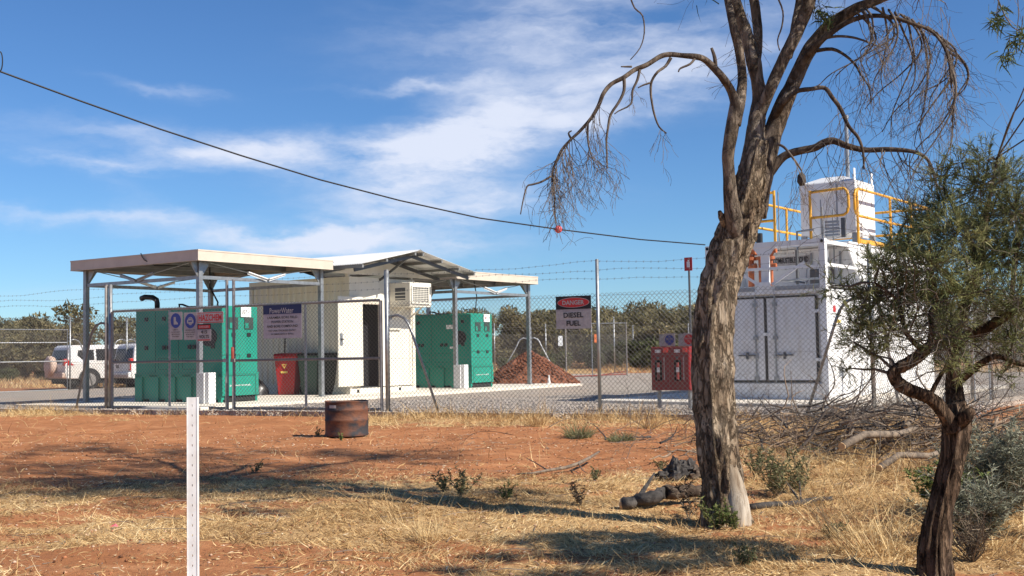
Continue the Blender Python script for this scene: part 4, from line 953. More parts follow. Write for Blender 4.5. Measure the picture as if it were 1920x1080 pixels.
# ================================================================== cars
def car(label, loc, rz, kind):
    t = thing('parked_car', label, 'car', loc, rz)
    Wc = .93; Hs = 1.70
    # side profile in (x, z): x = 0 rear
    low = [(0.05, .42), (.0, .62), (.0, .98), (.06, 1.02), (1.0, 1.04), (3.4, 1.05), (4.6, .98), (4.78, .80), (4.8, .48), (4.62, .36)]
    b = MB(); n = len(low)
    k0 = []
    for yy, s_ in ((-Wc, 0), (-Wc*.97, 1), (Wc*.97, 1), (Wc, 0)):
        pass
    body = MB().prism(low, 1, -Wc, Wc).build('body', carw, t); fixn(body); bevel(body, .07, 3)
    roof = [(.10, 1.02), (.22, 1.62), (.35, 1.70), (2.4, 1.71), (2.75, 1.66), (3.45, 1.04)]
    g = MB(); nn = len(roof); vs = []
    for sy in (-1, 1):
        for (x, z) in roof: inset = .03 + (z-1.02)*.22; vs.append((x, sy*(Wc-inset), z))
    fs = [tuple(reversed(range(nn))), tuple(nn+i for i in range(nn))] + [(i, (i+1) % nn, nn+(i+1) % nn, nn+i) for i in range(nn)]
    gh = g.add(vs, fs).build('cabin', carw, t); fixn(gh); bevel(gh, .05, 3)
    def pane(pts, nm='window'):
        q = MB(); q.add([p for p in pts] , [tuple(range(len(pts)))]); o_ = q.build(nm, glass, t); s2 = o_.modifiers.new('t', 'SOLIDIFY'); s2.thickness = .012; s2.offset = 0; return o_
    ys = lambda z: -(Wc-.03-(z-1.02)*.22) - .004
    if kind == 'wagon':
        pane([(.72, ys(1.12), 1.12), (.50, ys(1.30), 1.30), (.55, ys(1.50), 1.50), (1.15, ys(1.52), 1.52), (1.15, ys(1.12), 1.12)])
        pane([(1.24, ys(1.10), 1.10), (1.24, ys(1.54), 1.54), (2.12, ys(1.55), 1.55), (2.12, ys(1.10), 1.10)])
    else:
        pane([(.35, ys(1.12), 1.12), (.40, ys(1.5), 1.50), (1.15, ys(1.54), 1.54), (1.15, ys(1.10), 1.12)])
        pane([(1.24, ys(1.10), 1.10), (1.24, ys(1.54), 1.54), (2.12, ys(1.55), 1.55), (2.12, ys(1.10), 1.10)])
    pane([(2.2, ys(1.10), 1.10), (2.2, ys(1.54), 1.54), (2.62, ys(1.54), 1.54), (3.15, ys(1.10), 1.10)])
    xr = lambda z: .10 + (z-1.02)*.2 - .012
    pane([(xr(1.06), -.76, 1.06), (xr(1.08), .76, 1.06), (xr(1.52), .66, 1.52), (xr(1.52), -.66, 1.52)], 'rear_window')
    for x in (.95, 3.75):
        for sy in (-1, 1):
            w = MB(); n_ = 24; yo = sy*(Wc-.20); yi = sy*(Wc+.008)
            w.prism([(x+.375*math.cos(6.283*i/n_), .375+.375*math.sin(6.283*i/n_)) for i in range(n_)], 1, min(yo, yi), max(yo, yi)); wo = w.build('wheel', tyre, t); fixn(wo); bevel(wo, .03, 2)
            MB().prism([(x+.24*math.cos(6.283*i/n_), .375+.24*math.sin(6.283*i/n_)) for i in range(n_)], 1, min(yi+sy*.002, yi+sy*.015), max(yi+sy*.002, yi+sy*.015)).build('rim', rim, wo)
            a = MB(); a.prism([(x+.44*math.cos(math.pi*i/14), .375+.44*math.sin(math.pi*i/14)) for i in range(15)], 1, min(sy*(Wc-.3), sy*(Wc+.004)), max(sy*(Wc-.3), sy*(Wc+.004))); fixn(a.build('wheel_arch', dark, t))
    MB().box(.15, -Wc+.1, .22, 4.6, Wc-.1, .43).build('underbody', dark, t)
    bevel(MB().box(-.10, -.90, .45, .10, .90, .66).build('rear_bumper', cardust if kind == 'wagon' else carw, t), .04, 2)
    if kind != 'wagon': MB().box(-.104, -.88, .47, -.1005, .4, .56).build('bumper_step', cardust, t)
    for sy in (-1, 1):
        y = sy*.83
        lt = MB().box(-.03, min(y-.08, y+.08), .72 if kind != 'wagon' else .92, .09, max(y-.08, y+.105), 1.16 if kind != 'wagon' else 1.18).build('tail_light', tail, t); bevel(lt, .02, 2)
        MB().box(-.035, y-.05, .75, -.031, y+.06, .98).build('tail_lens', tailw, lt) if kind != 'wagon' else MB().prism([(.091, 1.15), (.091, .93), (.34, .93)], 1, sy*(Wc+.001) if sy > 0 else -Wc-.014, Wc+.014 if sy > 0 else -Wc-.001).build('tail_lens', tail, lt)
    if kind == 'wagon':
        w = MB(); n_ = 26; cy, cz = .22, .90
        ring = [(-.005, .36), (-.10, .40), (-.20, .395), (-.25, .35), (-.265, .25), (-.27, .0)]
        vs = []
        for (x, r_) in ring:
            for i in range(n_): vs.append((x, cy+r_*math.cos(6.283*i/n_), cz+r_*math.sin(6.283*i/n_)))
        fs = [(j*n_+i, j*n_+(i+1) % n_, (j+1)*n_+(i+1) % n_, (j+1)*n_+i) for j in range(5) for i in range(n_)]
        fixn(w.add(vs, fs).build('spare_wheel_cover', cardust, t, True))
        MB().box(-.015, -.68, .60, -.001, -.22, .70).build('number_plate', cardust, t)
    else:
        MB().box(-.012, -.80, .70, .002, .80, 1.0).build('tailgate', carw, t)
        MB().box(-.02, .1, .80, -.0125, .35, .92).build('badge', greyd, t)
        for y in (-.6, .6): MB().tube([(.5, y, 1.74), (2.2, y, 1.74)], .02, 6).build('roof_rack', blackp, t)
        MB().tube([(.6, -.6, 1.74), (.6, .6, 1.74)], .018, 6).tube([(1.6, -.6, 1.74), (1.6, .6, 1.74)], .018, 6).build('roof_rack', blackp, t)
    return t
hd = math.radians(48); crz = math.pi/2-hd
def carloc(px, Y, side): return D(px, 700, Y).xy.to_3d() + Vector((-math.cos(hd), math.sin(hd), 0))*.93
car('dusty white wagon with spare wheel on its back door, behind the fence', carloc(122, 44.5, 1), crz, 'wagon')
car('white wagon with upright red and clear tail lamp, seen through the left gate post', carloc(246, 42.6, 1), crz, 'van')

# ================================================================== dirt heap
def heap():
    c = G(1000, 721); c = D(993, 700, 37.8).xy.to_3d()
    t = thing('dirt_heap', 'heap of red clods behind the right canopy post', 'dirt heap', c, 0)
    xs = np.linspace(-1.9, 1.9, 70); X, Y = np.meshgrid(xs, xs); R_ = np.sqrt((X*.95)**2+(Y*1.1)**2)
    Z = 1.16*np.clip(1-R_/1.62, 0, 1)**.85 + np.clip(1-R_/1.7, 0, 1)*0
    Z = Z*(1+.30*(fbm(X*2.2+5, Y*2.2+1, 4)-.5)*2*.6) + (fbm(X*6, Y*6, 3)-.5)*.16*(R_ < 1.75) - .05*(R_ > 1.6)
    Z = np.maximum(Z, 1.0*np.clip(1-np.sqrt((X-.1)**2+(Y)**2)/1.1, 0, 1)) 
    idx = np.arange(70*70).reshape(70, 70); f = np.stack([idx[:-1, :-1], idx[:-1, 1:], idx[1:, 1:], idx[1:, :-1]], -1).reshape(-1, 4)
    hm = mat('clod_earth', (.25, .095, .048), .95, 0, (.16, .06, .034), 5, .8, 18, dist=.05)
    link_mesh('mound', fast_mesh('mound', np.stack([X, Y, Z], -1).reshape(-1, 3), f, hm, None, True, 4), t)
    def smp(r, n):
        x = r.normal(0, .75, n); y = r.normal(0, .65, n); rr = np.sqrt((x*.95)**2+(y*1.1)**2); ok = rr < 1.75; x = x[ok]; y = y[ok]; rr = rr[ok]
        return np.stack([x, y, 1.16*np.clip(1-rr/1.62, 0, 1)**.85+.02], -1)
    o = stones('clods', 3200, smp, hm, .015, .075, 8); o.parent = t
heap()
t = thing('marker_peg', 'short white peg on the slab end beside the dirt heap', 'peg', LW(13.45, -.35, S), 0)
MB().tube([(0, 0, 0), (0, 0, .12), (0, 0, .26)], [.05, .035, .02], 8).build('peg', white, t); MB().box(-.08, -.08, 0, .08, .08, .012).build('base_plate', white, t)

# ================================================================== drum, white post, litter
def drum():
    t = thing('rusty_drum', 'rusty half drum standing open on the red earth by the gate', 'drum', (-2.31, 16.25, gheight(np.array(-2.31), np.array(16.25))-.0), .3)
    m = mat('rusted_drum', (.16, .065, .035), .75, .15, (.035, .035, .04), 3.2, .3, 30, lo=.42, hi=.60, stretch=(1, 1, 1.6))
    H = .475; R_ = .295; n = 40; pr = [(0, R_), (.02, R_+.006), (.04, R_), (.20, R_), (.215, R_+.010), (.23, R_), (.34, R_), (.355, R_+.010), (.37, R_), (H-.015, R_), (H-.006, R_+.009), (H, R_+.003), (H, R_-.006), (H-.012, R_-.007), (.03, R_-.007), (.02, .001)]
    mb = MB(); 
    for j, (z, r) in enumerate(pr):
        for i in range(n):
            a = 6.2832*i/n; mb.v.append((r*math.cos(a), r*math.sin(a), z + (.006*math.sin(3*a) if z > .4 else 0)))
    hole = set()
    # cut-out slots on the side that faces the gate track
    for j in range(len(pr)-1):
        for i in range(n): mb.f.append((j*n+i, j*n+(i+1) % n, (j+1)*n+(i+1) % n, (j+1)*n+i))
    fixn(mb.build('drum_shell', m, t, True))
    a0 = math.radians(237-17)
    q = MB()
    for zc in (.405, .29):
        vs = []
        for k in range(5):
            a = a0-.18+.1*k; rr = R_+.0035
            vs += [(rr*math.cos(a), rr*math.sin(a), zc-.02), (rr*math.cos(a), rr*math.sin(a), zc+.02)]
        if zc > .3: q.add(vs, [(2*k, 2*k+2, 2*k+3, 2*k+1) for k in range(4)])
    q.build('paint_mark', mat('pale_paint_mark', (.45, .42, .38), .7), t)
    MB().tube([(0, 0, .032), (0, 0, .10)], [.26, .2], 14).build('ash', mat('ash', (.10, .08, .07), .95), t)
drum()
def white_post():
    b = D(368, 745, 5.0); x0 = D(350.5, 745, 5).x+.018; z1 = D(358, 745, 5).z; h = z1
    t = thing('white_post', 'white perforated steel post standing in the near grass', 'post', (x0+.004, 5, 0), .0)
    w = mat('post_white', (.80, .80, .80), .45, 0, (.66, .63, .60), 7, .05)
    # folded U channel: web facing the camera with two flanges
    MB().box(-.020, -.002, 0, -.002, .001, h).box(.002, -.002, 0, .020, .001, h).build('web', w, t)
    # strips between holes close the middle
    q = MB(); z = h; pitch = .0635*2/3
    hz = [h-.035-.042*i for i in range(int(h/.042))]
    last = h
    for zc in hz:
        q.box(-.0019, -.0021, zc+.0045, .0019, .0009, last); last = zc-.0045
    q.box(-.0019, -.0021, 0, .0019, .0009, last); q.build('punched_strip', w, t)
    MB().box(-.0225, -.004, 0, -.0201, .022, h).box(.0201, -.004, 0, .0225, .022, h).build('flange', w, t)
    MB().box(-.0019, .006, 0, .0019, .007, h).build('hole_backing', greyd, t)
white_post()
t = thing('litter_scrap', 'small crumpled pink scrap lying in the straw', 'litter', G(213, 995)+Vector((0, 0, .025)), .4)
MB().add([(-.03, 0, .0), (0, .02, .012), (.03, 0, .0), (0, -.02, .006), (.015, .01, .02)], [(0, 3, 1), (3, 2, 4), (3, 4, 1)]).build('scrap', mat('pink_scrap', (.75, .12, .15), .6), t)

# ================================================================== overhead cable
def cable():
    A = D(-45, 116, 13.0); B_ = KW(.05, 2.40, 3.12)
    pts = []
    imgp = [(0, 134), (150, 189), (300, 242), (450, 291), (600, 337), (750, 376), (900, 409), (1047, 430), (1200, 449), (1322, 459)]
    for (x, y) in imgp:
        # where the ray of column x crosses the vertical plane through A and B
        d = ray(x, y); n = Vector((B_.y-A.y, A.x-B_.x, 0)); o = Vector((0, 0, EYE)); s_ = (A-o).dot(n)/d.dot(n); pts.append(o+d*s_)
    pts = [A] + pts
    t = thing('overhead_cable', 'black aerial cable sloping down across the sky to the tank container', 'cable', A, 0)
    MB().tube([p-A for p in pts], .012, 6).build('cable', black, t, True)
    q = MB(); c = D(0, 115, 13.0)-A; pc = [c+Vector((.02*math.cos(a)*1.4, 0, .11*math.sin(a))) for a in np.linspace(-1.5, 4.7, 18)]
    q.tube(pc, .007, 5); q.build('service_loop', black, t)
    bpos = pts[8]
    b = thing('marker_ball', 'small red marker ball hanging on the overhead cable', 'marker ball', bpos, 0)
    q = MB()
    for i in range(9):
        for j in range(14): ph = -math.pi/2+math.pi*i/8; a = 6.2832*j/14; q.v.append((.066*math.cos(ph)*math.cos(a), .066*math.cos(ph)*math.sin(a), .066*math.sin(ph)))
    for i in range(8):
        for j in range(14): k = (j+1) % 14; q.f.append((14*i+j, 14*i+k, 14*i+14+k, 14*i+14+j))
    q.build('ball', mat('red_ball', (.70, .09, .10), .5), b, True); MB().tube([(-.075, 0, .008), (.075, 0, -.006)], .018, 8).build('clamp', blackp, b)
    p = thing('power_pole', 'timber service pole carrying the overhead cable left of view', 'pole', (A.x-.25, A.y, 0), 0)
    MB().tube([(0, 0, -.2), (0, 0, 5.6)], [.14, .10], 12).build('pole', logw, p, True); MB().tube([(.1, 0, A.z), (.25, 0, A.z)], .03, 8).build('insulator', white, p)
cable()

# ================================================================== vegetation helpers
def blades(name, pos, dirs, length, width, m, tint, bend=.25, parent=None, gravity=True, seed=1):
    """thin tapering two-segment blades; all arrays are per blade"""
    r = np.random.default_rng(seed); n = len(pos); dirs = dirs/np.linalg.norm(dirs, axis=1, keepdims=True)
    side = np.cross(dirs, r.normal(size=(n, 3))); side /= np.linalg.norm(side, axis=1, keepdims=True)+1e-9
    L = np.broadcast_to(length, (n,))[:, None]; w = np.broadcast_to(width, (n,))[:, None]
    bv = r.normal(size=(n, 3))*bend; bv[:, 2] -= bend*.6 if gravity else 0
    mid = pos + dirs*L*.5 + bv*L*.15; tip = pos + dirs*L + bv*L*.8
    v = np.stack([pos-side*w*.5, pos+side*w*.5, mid-side*w*.42, mid+side*w*.42, tip], 1).reshape(-1, 3)
    f = (np.array([(0, 1, 3), (0, 3, 2), (2, 3, 4)])[None] + (np.arange(n)*5)[:, None, None]).reshape(-1, 3)
    return link_mesh(name, fast_mesh(name, v, f, m, {'tint': np.repeat(tint, 5)}), parent)
straw_m = attr_mat('dry_straw', [(.15, .08, .04), (.42, .26, .115), (.66, .46, .22), (.82, .66, .38)], .85, .2)
weed_m = attr_mat('grey_green_weed', [(.06, .065, .03), (.14, .15, .07), (.26, .25, .13)], .85, .25)
# ---- dry straw lying over the foreground
def straw_field(name, n, box, seed, length, width, lab, up=.30, mask_pow=1.2):
    r = np.random.default_rng(seed); x = r.uniform(box[0], box[1], n*4); y = box[2] + (box[3]-box[2])*r.random(n*4)**1.15
    gm = grass_mask(x, y); cl = fbm(x*5.5+2, y*6.5+1, 3)                 # clumping
    p = np.clip(gm, 0, 1)**mask_pow*(.25 + 1.3*sstep(.40, .60, cl)) + .015
    keep = (r.random(n*4) < p) & (fence_side(x, y) > .02) & (np.abs(x) < y*.56+.8); x = x[keep][:n]; y = y[keep][:n]; k = len(x)
    a = vnoise(x*2.2, y*2.2)*9 + r.normal(0, .9, k)
    d = np.stack([np.cos(a), np.sin(a), np.abs(r.normal(up, .35, k))], -1); L = r.uniform(length[0], length[1], k)*(.6+.8*vnoise(x*1.3+50, y*1.3))
    t = np.clip(r.normal(.55, .24, k) + (vnoise(x*1.7+9, y*1.7)-.5)*.5, 0, 1)
    o = blades(name, np.stack([x, y, gheight(x, y)-.002], -1), d, L, r.uniform(width[0], width[1], k), straw_m, t, .85, seed=seed); o['kind'] = 'stuff'; o['label'] = lab; return o
straw_field('dry_grass', 270000, (-5.2, 5.2, 4.4, 12.2), 11, (.018, .060), (.0030, .0062), 'flattened pale dry grass over the near red earth')
straw_field('dry_grass', 52000, (-12, 9, 11.0, 25.5), 12, (.05, .17), (.005, .009), 'dry grass strip along the outside of the fence', .8)
straw_field('dry_weeds', 16000, (1.9, 6.5, 6.3, 15.5), 15, (.07, .24), (.003, .006), 'knee high dry weeds and grass around the brush pile at right', 1.1, .4)
# ---- leaf litter and small sticks on the earth
def litter_field():
    r = np.random.default_rng(31); n = 26000; x = r.uniform(-7, 6, n); y = 4.6+12*r.random(n)**1.2; c = fbm(x*2+5, y*2, 3); ok = (fence_side(x, y) > .3) & (r.random(n) < .15+1.2*sstep(.45, .65, c)); x = x[ok]; y = y[ok]; n = len(x)
    o = blades('leaf_litter', np.stack([x, y, gheight(x, y)+.004], -1), np.stack([r.normal(size=n), r.normal(size=n), r.normal(0, .12, n)], -1), r.uniform(.012, .04, n), r.uniform(.004, .009, n), attr_mat('litter_mix', [(.06, .035, .022), (.22, .13, .07), (.50, .36, .20), (.70, .60, .45)], .9), r.random(n), .3, None, False, 31); o['kind'] = 'stuff'; o['label'] = 'fallen leaves and bark flakes on the red earth'
    R = random.Random(32); mb = MB()
    for _ in range(420):
        x = R.uniform(-5.5, 5); y = R.uniform(5.5, 16); a = R.uniform(0, 6.28); L = R.uniform(.05, .28); 
        if fence_side(x, y) < .4: continue
        z = float(gheight(np.array(x), np.array(y)))+.006; d = Vector((math.cos(a), math.sin(a), R.uniform(-.02, .12))); p = Vector((x, y, z)); mb.tube([p, p+d*L*.5+Vector((R.uniform(-.02, .02), R.uniform(-.02, .02), .008)), p+d*L], [.0035, .003, .0015], 4)
    o = mb.build('fallen_sticks', mat('stick_grey', (.16, .12, .09), .9, 0, (.30, .23, .17), 9)); o['kind'] = 'stuff'; o['label'] = 'small dead sticks scattered on the ground'
litter_field()
def fence_foot():
    r = np.random.default_rng(41); n = 16000; t = r.uniform(-13, 17, n); c = fbm(t*1.4, t*0+3, 3); d = np.abs(r.normal(0, .38, n))+.18; ok = (r.random(n) < .1+1.5*sstep(.42, .62, c)) & ~((t > .3) & (t < 6.6) & (r.random(n) < .85)); t = t[ok]; d = d[ok]; n = len(t)
    x = FA.x+FD.x*t+FN.x*d; y = FA.y+FD.y*t+FN.y*d
    o = blades('fence_foot_grass', np.stack([x, y, gheight(x, y)], -1), np.stack([r.normal(0, .5, n), r.normal(0, .5, n), np.ones(n)], -1), r.uniform(.06, .30, n)*(.5+fbm(x*2, y*2, 2)), r.uniform(.004, .009, n), straw_m, np.clip(r.normal(.5, .22, n), 0, 1), .5, seed=41); o['kind'] = 'stuff'; o['label'] = 'ragged dry grass growing along the foot of the fence'
fence_foot()
# ---- tufts
def tuft(x, y, n, h, spread, label, m=straw_m, lean=(0, 0), cat='grass tuft', name='grass_tuft', seed=1, w=.003, tint=(.6, .2), group=None):
    r = np.random.default_rng(seed); z = float(gheight(np.array(x), np.array(y))); t = thing(name, label, cat, (x, y, z), 0, group)
    a = r.uniform(0, 6.28, n); q = r.random(n)**.7*spread*.35; d = np.stack([np.cos(a)*r.uniform(.1, .75, n)*spread/h+lean[0], np.sin(a)*r.uniform(.1, .75, n)*spread/h+lean[1], np.ones(n)], -1)
    blades('blades', np.stack([q*np.cos(a), q*np.sin(a), np.full(n, -.01)], -1), d, h*r.uniform(.35, 1.1, n), w*r.uniform(.7, 1.3, n), m, np.clip(r.normal(*tint, n), 0, 1), .45, t, seed=seed)['kind'] = 'stuff'
    return t
p = G(1725, 1035); tuft(1.93, 6.5, 170, .60, .50, 'tall pale straw clump leaning left beside the dark rough trunk', lean=(-.45, .1), seed=3, w=.0030, tint=(.66, .2))
p = G(800, 1010); tuft(p.x, p.y, 260, .22, .20, 'low straw tussock in the middle of the foreground', seed=4, tint=(.75, .15))
p = G(775, 985); tuft(p.x-.15, p.y+.1, 60, .42, .30, 'sparse tussock of long arching stalks left of the low straw tussock', lean=(-.5, 0), seed=5, w=.0025)
for i, (px, py, h, n, lab) in enumerate(((1085, 822, .26, 500, 'greenish grass clump under the DIESEL FUEL sign'), (1165, 825, .20, 380, 'shorter greenish grass clump left of the big trunk by the fence'), (1220, 800, .30, 260, 'thin grass tuft against the fence under the red cabinet'), (1005, 800, .30, 260, 'pale grass tuft against the fence left of the sign'), (225, 792, .16, 140, 'small grass tuft around the foot of the left gate post'), (720, 790, .20, 160, 'small dry tuft at the foot of the right gate post'))):
    p = G(px, py); tuft(p.x, p.y, n, h, .42, lab, weed_m if i < 2 else straw_m, seed=20+i, w=.006, tint=(.75, .2) if i < 2 else (.55, .2))
def weed(x, y, h, label, seed, m=weed_m, stems=7, lw=.010, group=None, dens=1., name='weed', cat='weed', flat=1.):
    """small bushy plant: thin stems with short leaves"""
    r = random.Random(seed); nr = np.random.default_rng(seed); z = float(gheight(np.array(x), np.array(y)))
    t = thing(name, label, cat, (x, y, z), 0, group); mb = MB(); P = []; Dd = []
    for s in range(stems):
        a = r.uniform(0, 6.28); k = r.uniform(.15, .9)*flat; pts = [Vector((0, 0, -.01))]; d = Vector((math.cos(a)*k, math.sin(a)*k, 1)).normalized()
        hh = h*r.uniform(.6, 1.05); n = 6
        for i in range(n):
            d = (d + Vector((r.uniform(-.3, .3), r.uniform(-.3, .3), r.uniform(-.1, .2)))).normalized(); pts.append(pts[-1]+d*hh/n)
            if i > 0:
                for _ in range(max(1, int(4*dens))):
                    q = pts[-2].lerp(pts[-1], r.random()); P.append(tuple(q)); Dd.append((d.x*.4+r.uniform(-1, 1), d.y*.4+r.uniform(-1, 1), r.uniform(-.1, 1)))
                if r.random() < .6:
                    e = q + Vector((r.uniform(-1, 1), r.uniform(-1, 1), r.uniform(0, .8)))*hh*.25; mb.tube([q, e], .0018, 3, False)
                    for _ in range(int(4*dens)): w_ = q.lerp(e, r.uniform(.3, 1)); P.append(tuple(w_)); Dd.append((r.uniform(-1, 1), r.uniform(-1, 1), r.uniform(-.2, 1)))
        mb.tube(pts, [.004*(1-.12*i) for i in range(len(pts))], 4, False)
    mb.build('stems', stem_m, t)['kind'] = 'stuff'
    P = np.array(P); Dd = np.array(Dd)
    blades('leaves', P, Dd, nr.uniform(.5, 1.2, len(P))*h*.10+.008, lw*nr.uniform(.6, 1.2, len(P)), m, nr.random(len(P)), .3, t, seed=seed)['kind'] = 'stuff'
    return t
stem_m = mat('dry_stem', (.20, .15, .10), .9)
greenweed = attr_mat('fresh_weed', [(.05, .08, .02), (.13, .17, .05), (.28, .28, .10)], .8, .3)
greybush = attr_mat('saltbush', [(.09, .09, .06), (.22, .225, .16), (.40, .40, .30)], .85, .2)
darkleaf = attr_mat('withered_leaf', [(.03, .025, .02), (.09, .065, .045), (.16, .12, .08)], .9, .1)
for i, (px, py, h, lab, mm, st) in enumerate((
    (1345, 985, .22, 'fresh green weed growing at the foot of the grey trunk', greenweed, 12), (1378, 988, .14, 'low green weed on the right foot of the grey trunk', greenweed, 8),
    (1292, 965, .30, 'dark upright dead weed left of the grey trunk', darkleaf, 6), (1090, 948, .20, 'withered dark leafed weed left of the charred log', darkleaf, 5),
    (868, 935, .26, 'dark twiggy weed in the middle of the straw', weed_m, 8), (835, 925, .20, 'smaller twiggy weed just left of the dark twiggy weed', weed_m, 7),
    (1115, 905, .16, 'grey green seedling near the fallen branch', weed_m, 6), (1240, 880, .12, 'small grey green weed on bare earth left of the stump', weed_m, 6),
    (1455, 930, .42, 'grey green weed clump right of the grey trunk', weed_m, 16), (1500, 925, .36, 'second grey green weed clump beside the brush pile', weed_m, 14), (1420, 900, .30, 'small grey weed just behind the grey trunk', weed_m, 10),
    (640, 826, .12, 'small weed at the foot of the rusty drum', greenweed, 6), (478, 886, .14, 'little pale weed on bare earth right of the white post', weed_m, 5), (950, 940, .16, 'faint green weed in the straw', greenweed, 6),
    (1395, 1060, .16, 'low straw coloured weed at bottom centre right', weed_m, 8), (1560, 1000, .16, 'low weed in the straw left of the tall clump', weed_m, 8), (595, 818, .14, 'small weed in the shadow of the drum', greenweed, 5))):
    p = G(px, py); weed(p.x, p.y, h, lab, 60+i, mm, st, .009, dens=1.6)
t = weed(3.25, 7.9, .62, 'large round grey saltbush at the right edge', 91, greybush, 80, .007, dens=4.6, name='saltbush', cat='shrub', flat=1.2)
t = weed(2.62, 6.75, .46, 'pale grey saltbush right of the dark rough trunk', 92, greybush, 60, .006, dens=4.2, name='saltbush', cat='shrub', flat=1.2)
t = weed(2.78, 7.6, .42, 'dark green small bush behind the dark rough trunk', 93, greenweed, 26, .014, dens=2.2, name='green_bush', cat='shrub', flat=.9)
t = weed(3.15, 6.9, .5, 'bare brown twiggy bush at the lower right edge', 94, darkleaf, 40, .003, dens=1.2, name='twiggy_bush', cat='shrub', flat=1.3)
t = weed(2.40, 6.25, .32, 'grey brown twiggy bush against the foot of the rough trunk', 95, darkleaf, 34, .003, dens=1.2, name='twiggy_bush', cat='shrub', flat=1.1)

# ================================================================== trees
def bark_mat(name, c1, c2, c3, sx=26, sz=5, strength=1., dist=.03):
    m = bpy.data.materials.new(name); m.use_nodes = True; nt = m.node_tree; N = nt.nodes; L = nt.links; b = N['Principled BSDF']; b.inputs['Roughness'].default_value = .92; b.inputs['Specular IOR Level'].default_value = .15
    tc = N.new('ShaderNodeTexCoord'); mp = N.new('ShaderNodeMapping'); mp.inputs['Scale'].default_value = (sx, sx, sz); L.new(tc.outputs['Object'], mp.inputs[0])
    n = N.new('ShaderNodeTexNoise'); n.inputs['Scale'].default_value = 1; n.inputs['Detail'].default_value = 7; n.inputs['Roughness'].default_value = .65; n.inputs['Distortion'].default_value = .6; L.new(mp.outputs[0], n.inputs[0])
    r = N.new('ShaderNodeValToRGB'); e = r.color_ramp.elements; e[0].position = .36; e[0].color = (*c1, 1); e[1].position = .5; e[1].color = (*c2, 1); k = e.new(.66); k.color = (*c3, 1); L.new(n.outputs[0], r.inputs[0])
    wv = N.new('ShaderNodeVectorMath'); wv.operation = 'MULTIPLY_ADD'; L.new(n.outputs['Color'], wv.inputs[0]); wv.inputs[1].default_value = (3.2, 3.2, 3.2); L.new(mp.outputs[0], wv.inputs[2])
    vo = N.new('ShaderNodeTexVoronoi'); vo.feature = 'DISTANCE_TO_EDGE'; vo.inputs['Scale'].default_value = .8; L.new(wv.outputs[0], vo.inputs[0])
    cr_ = N.new('ShaderNodeMapRange'); cr_.inputs[1].default_value = .0; cr_.inputs[2].default_value = .11; L.new(vo.outputs['Distance'], cr_.inputs[0])
    hx = N.new('ShaderNodeMath'); hx.operation = 'MULTIPLY_ADD'; L.new(cr_.outputs[0], hx.inputs[0]); hx.inputs[1].default_value = .9*strength; L.new(n.outputs[0], hx.inputs[2])
    n2 = N.new('ShaderNodeTexNoise'); n2.inputs['Scale'].default_value = 3.5; n2.inputs['Detail'].default_value = 5; L.new(tc.outputs['Object'], n2.inputs[0])
    x = N.new('ShaderNodeMix'); x.data_type = 'RGBA'; x.blend_type = 'MULTIPLY'; r2 = N.new('ShaderNodeValToRGB'); r2.color_ramp.elements[0].position = .35; r2.color_ramp.elements[0].color = (.62, .56, .50, 1); r2.color_ramp.elements[1].position = .65; L.new(n2.outputs[0], r2.inputs[0])
    x.inputs[0].default_value = 1; L.new(r.outputs[0], x.inputs[6]); L.new(r2.outputs[0], x.inputs[7])
    x3 = N.new('ShaderNodeMix'); x3.data_type = 'RGBA'; iv = N.new('ShaderNodeMapRange'); iv.inputs[3].default_value = .38*min(1, strength); iv.inputs[4].default_value = 0; L.new(cr_.outputs[0], iv.inputs[0]); L.new(iv.outputs[0], x3.inputs[0]); L.new(x.outputs[2], x3.inputs[6]); x3.inputs[7].default_value = (c1[0]*.5, c1[1]*.5, c1[2]*.5, 1); L.new(x3.outputs[2], b.inputs['Base Color'])
    bp = N.new('ShaderNodeBump'); bp.inputs['Strength'].default_value = strength; bp.inputs['Distance'].default_value = dist; L.new(hx.outputs[0], bp.inputs['Height']); L.new(bp.outputs[0], b.inputs['Normal']); return m
bark = bark_mat('flaky_grey_bark', (.14, .10, .07), (.37, .29, .21), (.54, .45, .34), 26, 8)
smooth_bark = bark_mat('smooth_grey_limb', (.09, .07, .055), (.24, .195, .155), (.38, .32, .265), 17, 6, .8, .018)
bare_wood = bark_mat('bared_pale_wood', (.30, .24, .18), (.48, .42, .34), (.60, .54, .45), 26, 3.5, .5, .01)
twig_m = mat('twig_grey', (.075, .058, .047), .9, 0, (.15, .115, .09), 8)
branch_bark = bark_mat('dark_branch_bark', (.06, .045, .036), (.11, .085, .068), (.22, .18, .145), 20, 8, .5, .008)
roughbark = bark_mat('furrowed_dark_bark', (.045, .030, .021), (.15, .10, .068), (.31, .22, .15), 34, 4.5, 1., .03)
def crom(pts, sub):
    """Catmull-Rom refinement of (vector, radius) lists"""
    out = []; n = len(pts)
    for i in range(n-1):
        p0 = pts[max(i-1, 0)]; p1 = pts[i]; p2 = pts[i+1]; p3 = pts[min(i+2, n-1)]
        for s in range(sub):
            t = s/sub; a = [(2*p1[k]) + (-p0[k]+p2[k])*t + (2*p0[k]-5*p1[k]+4*p2[k]-p3[k])*t*t + (-p0[k]+3*p1[k]-3*p2[k]+p3[k])*t**3 for k in range(4)]
            out.append([.5*v for v in a])
    out.append(list(pts[-1])); return out
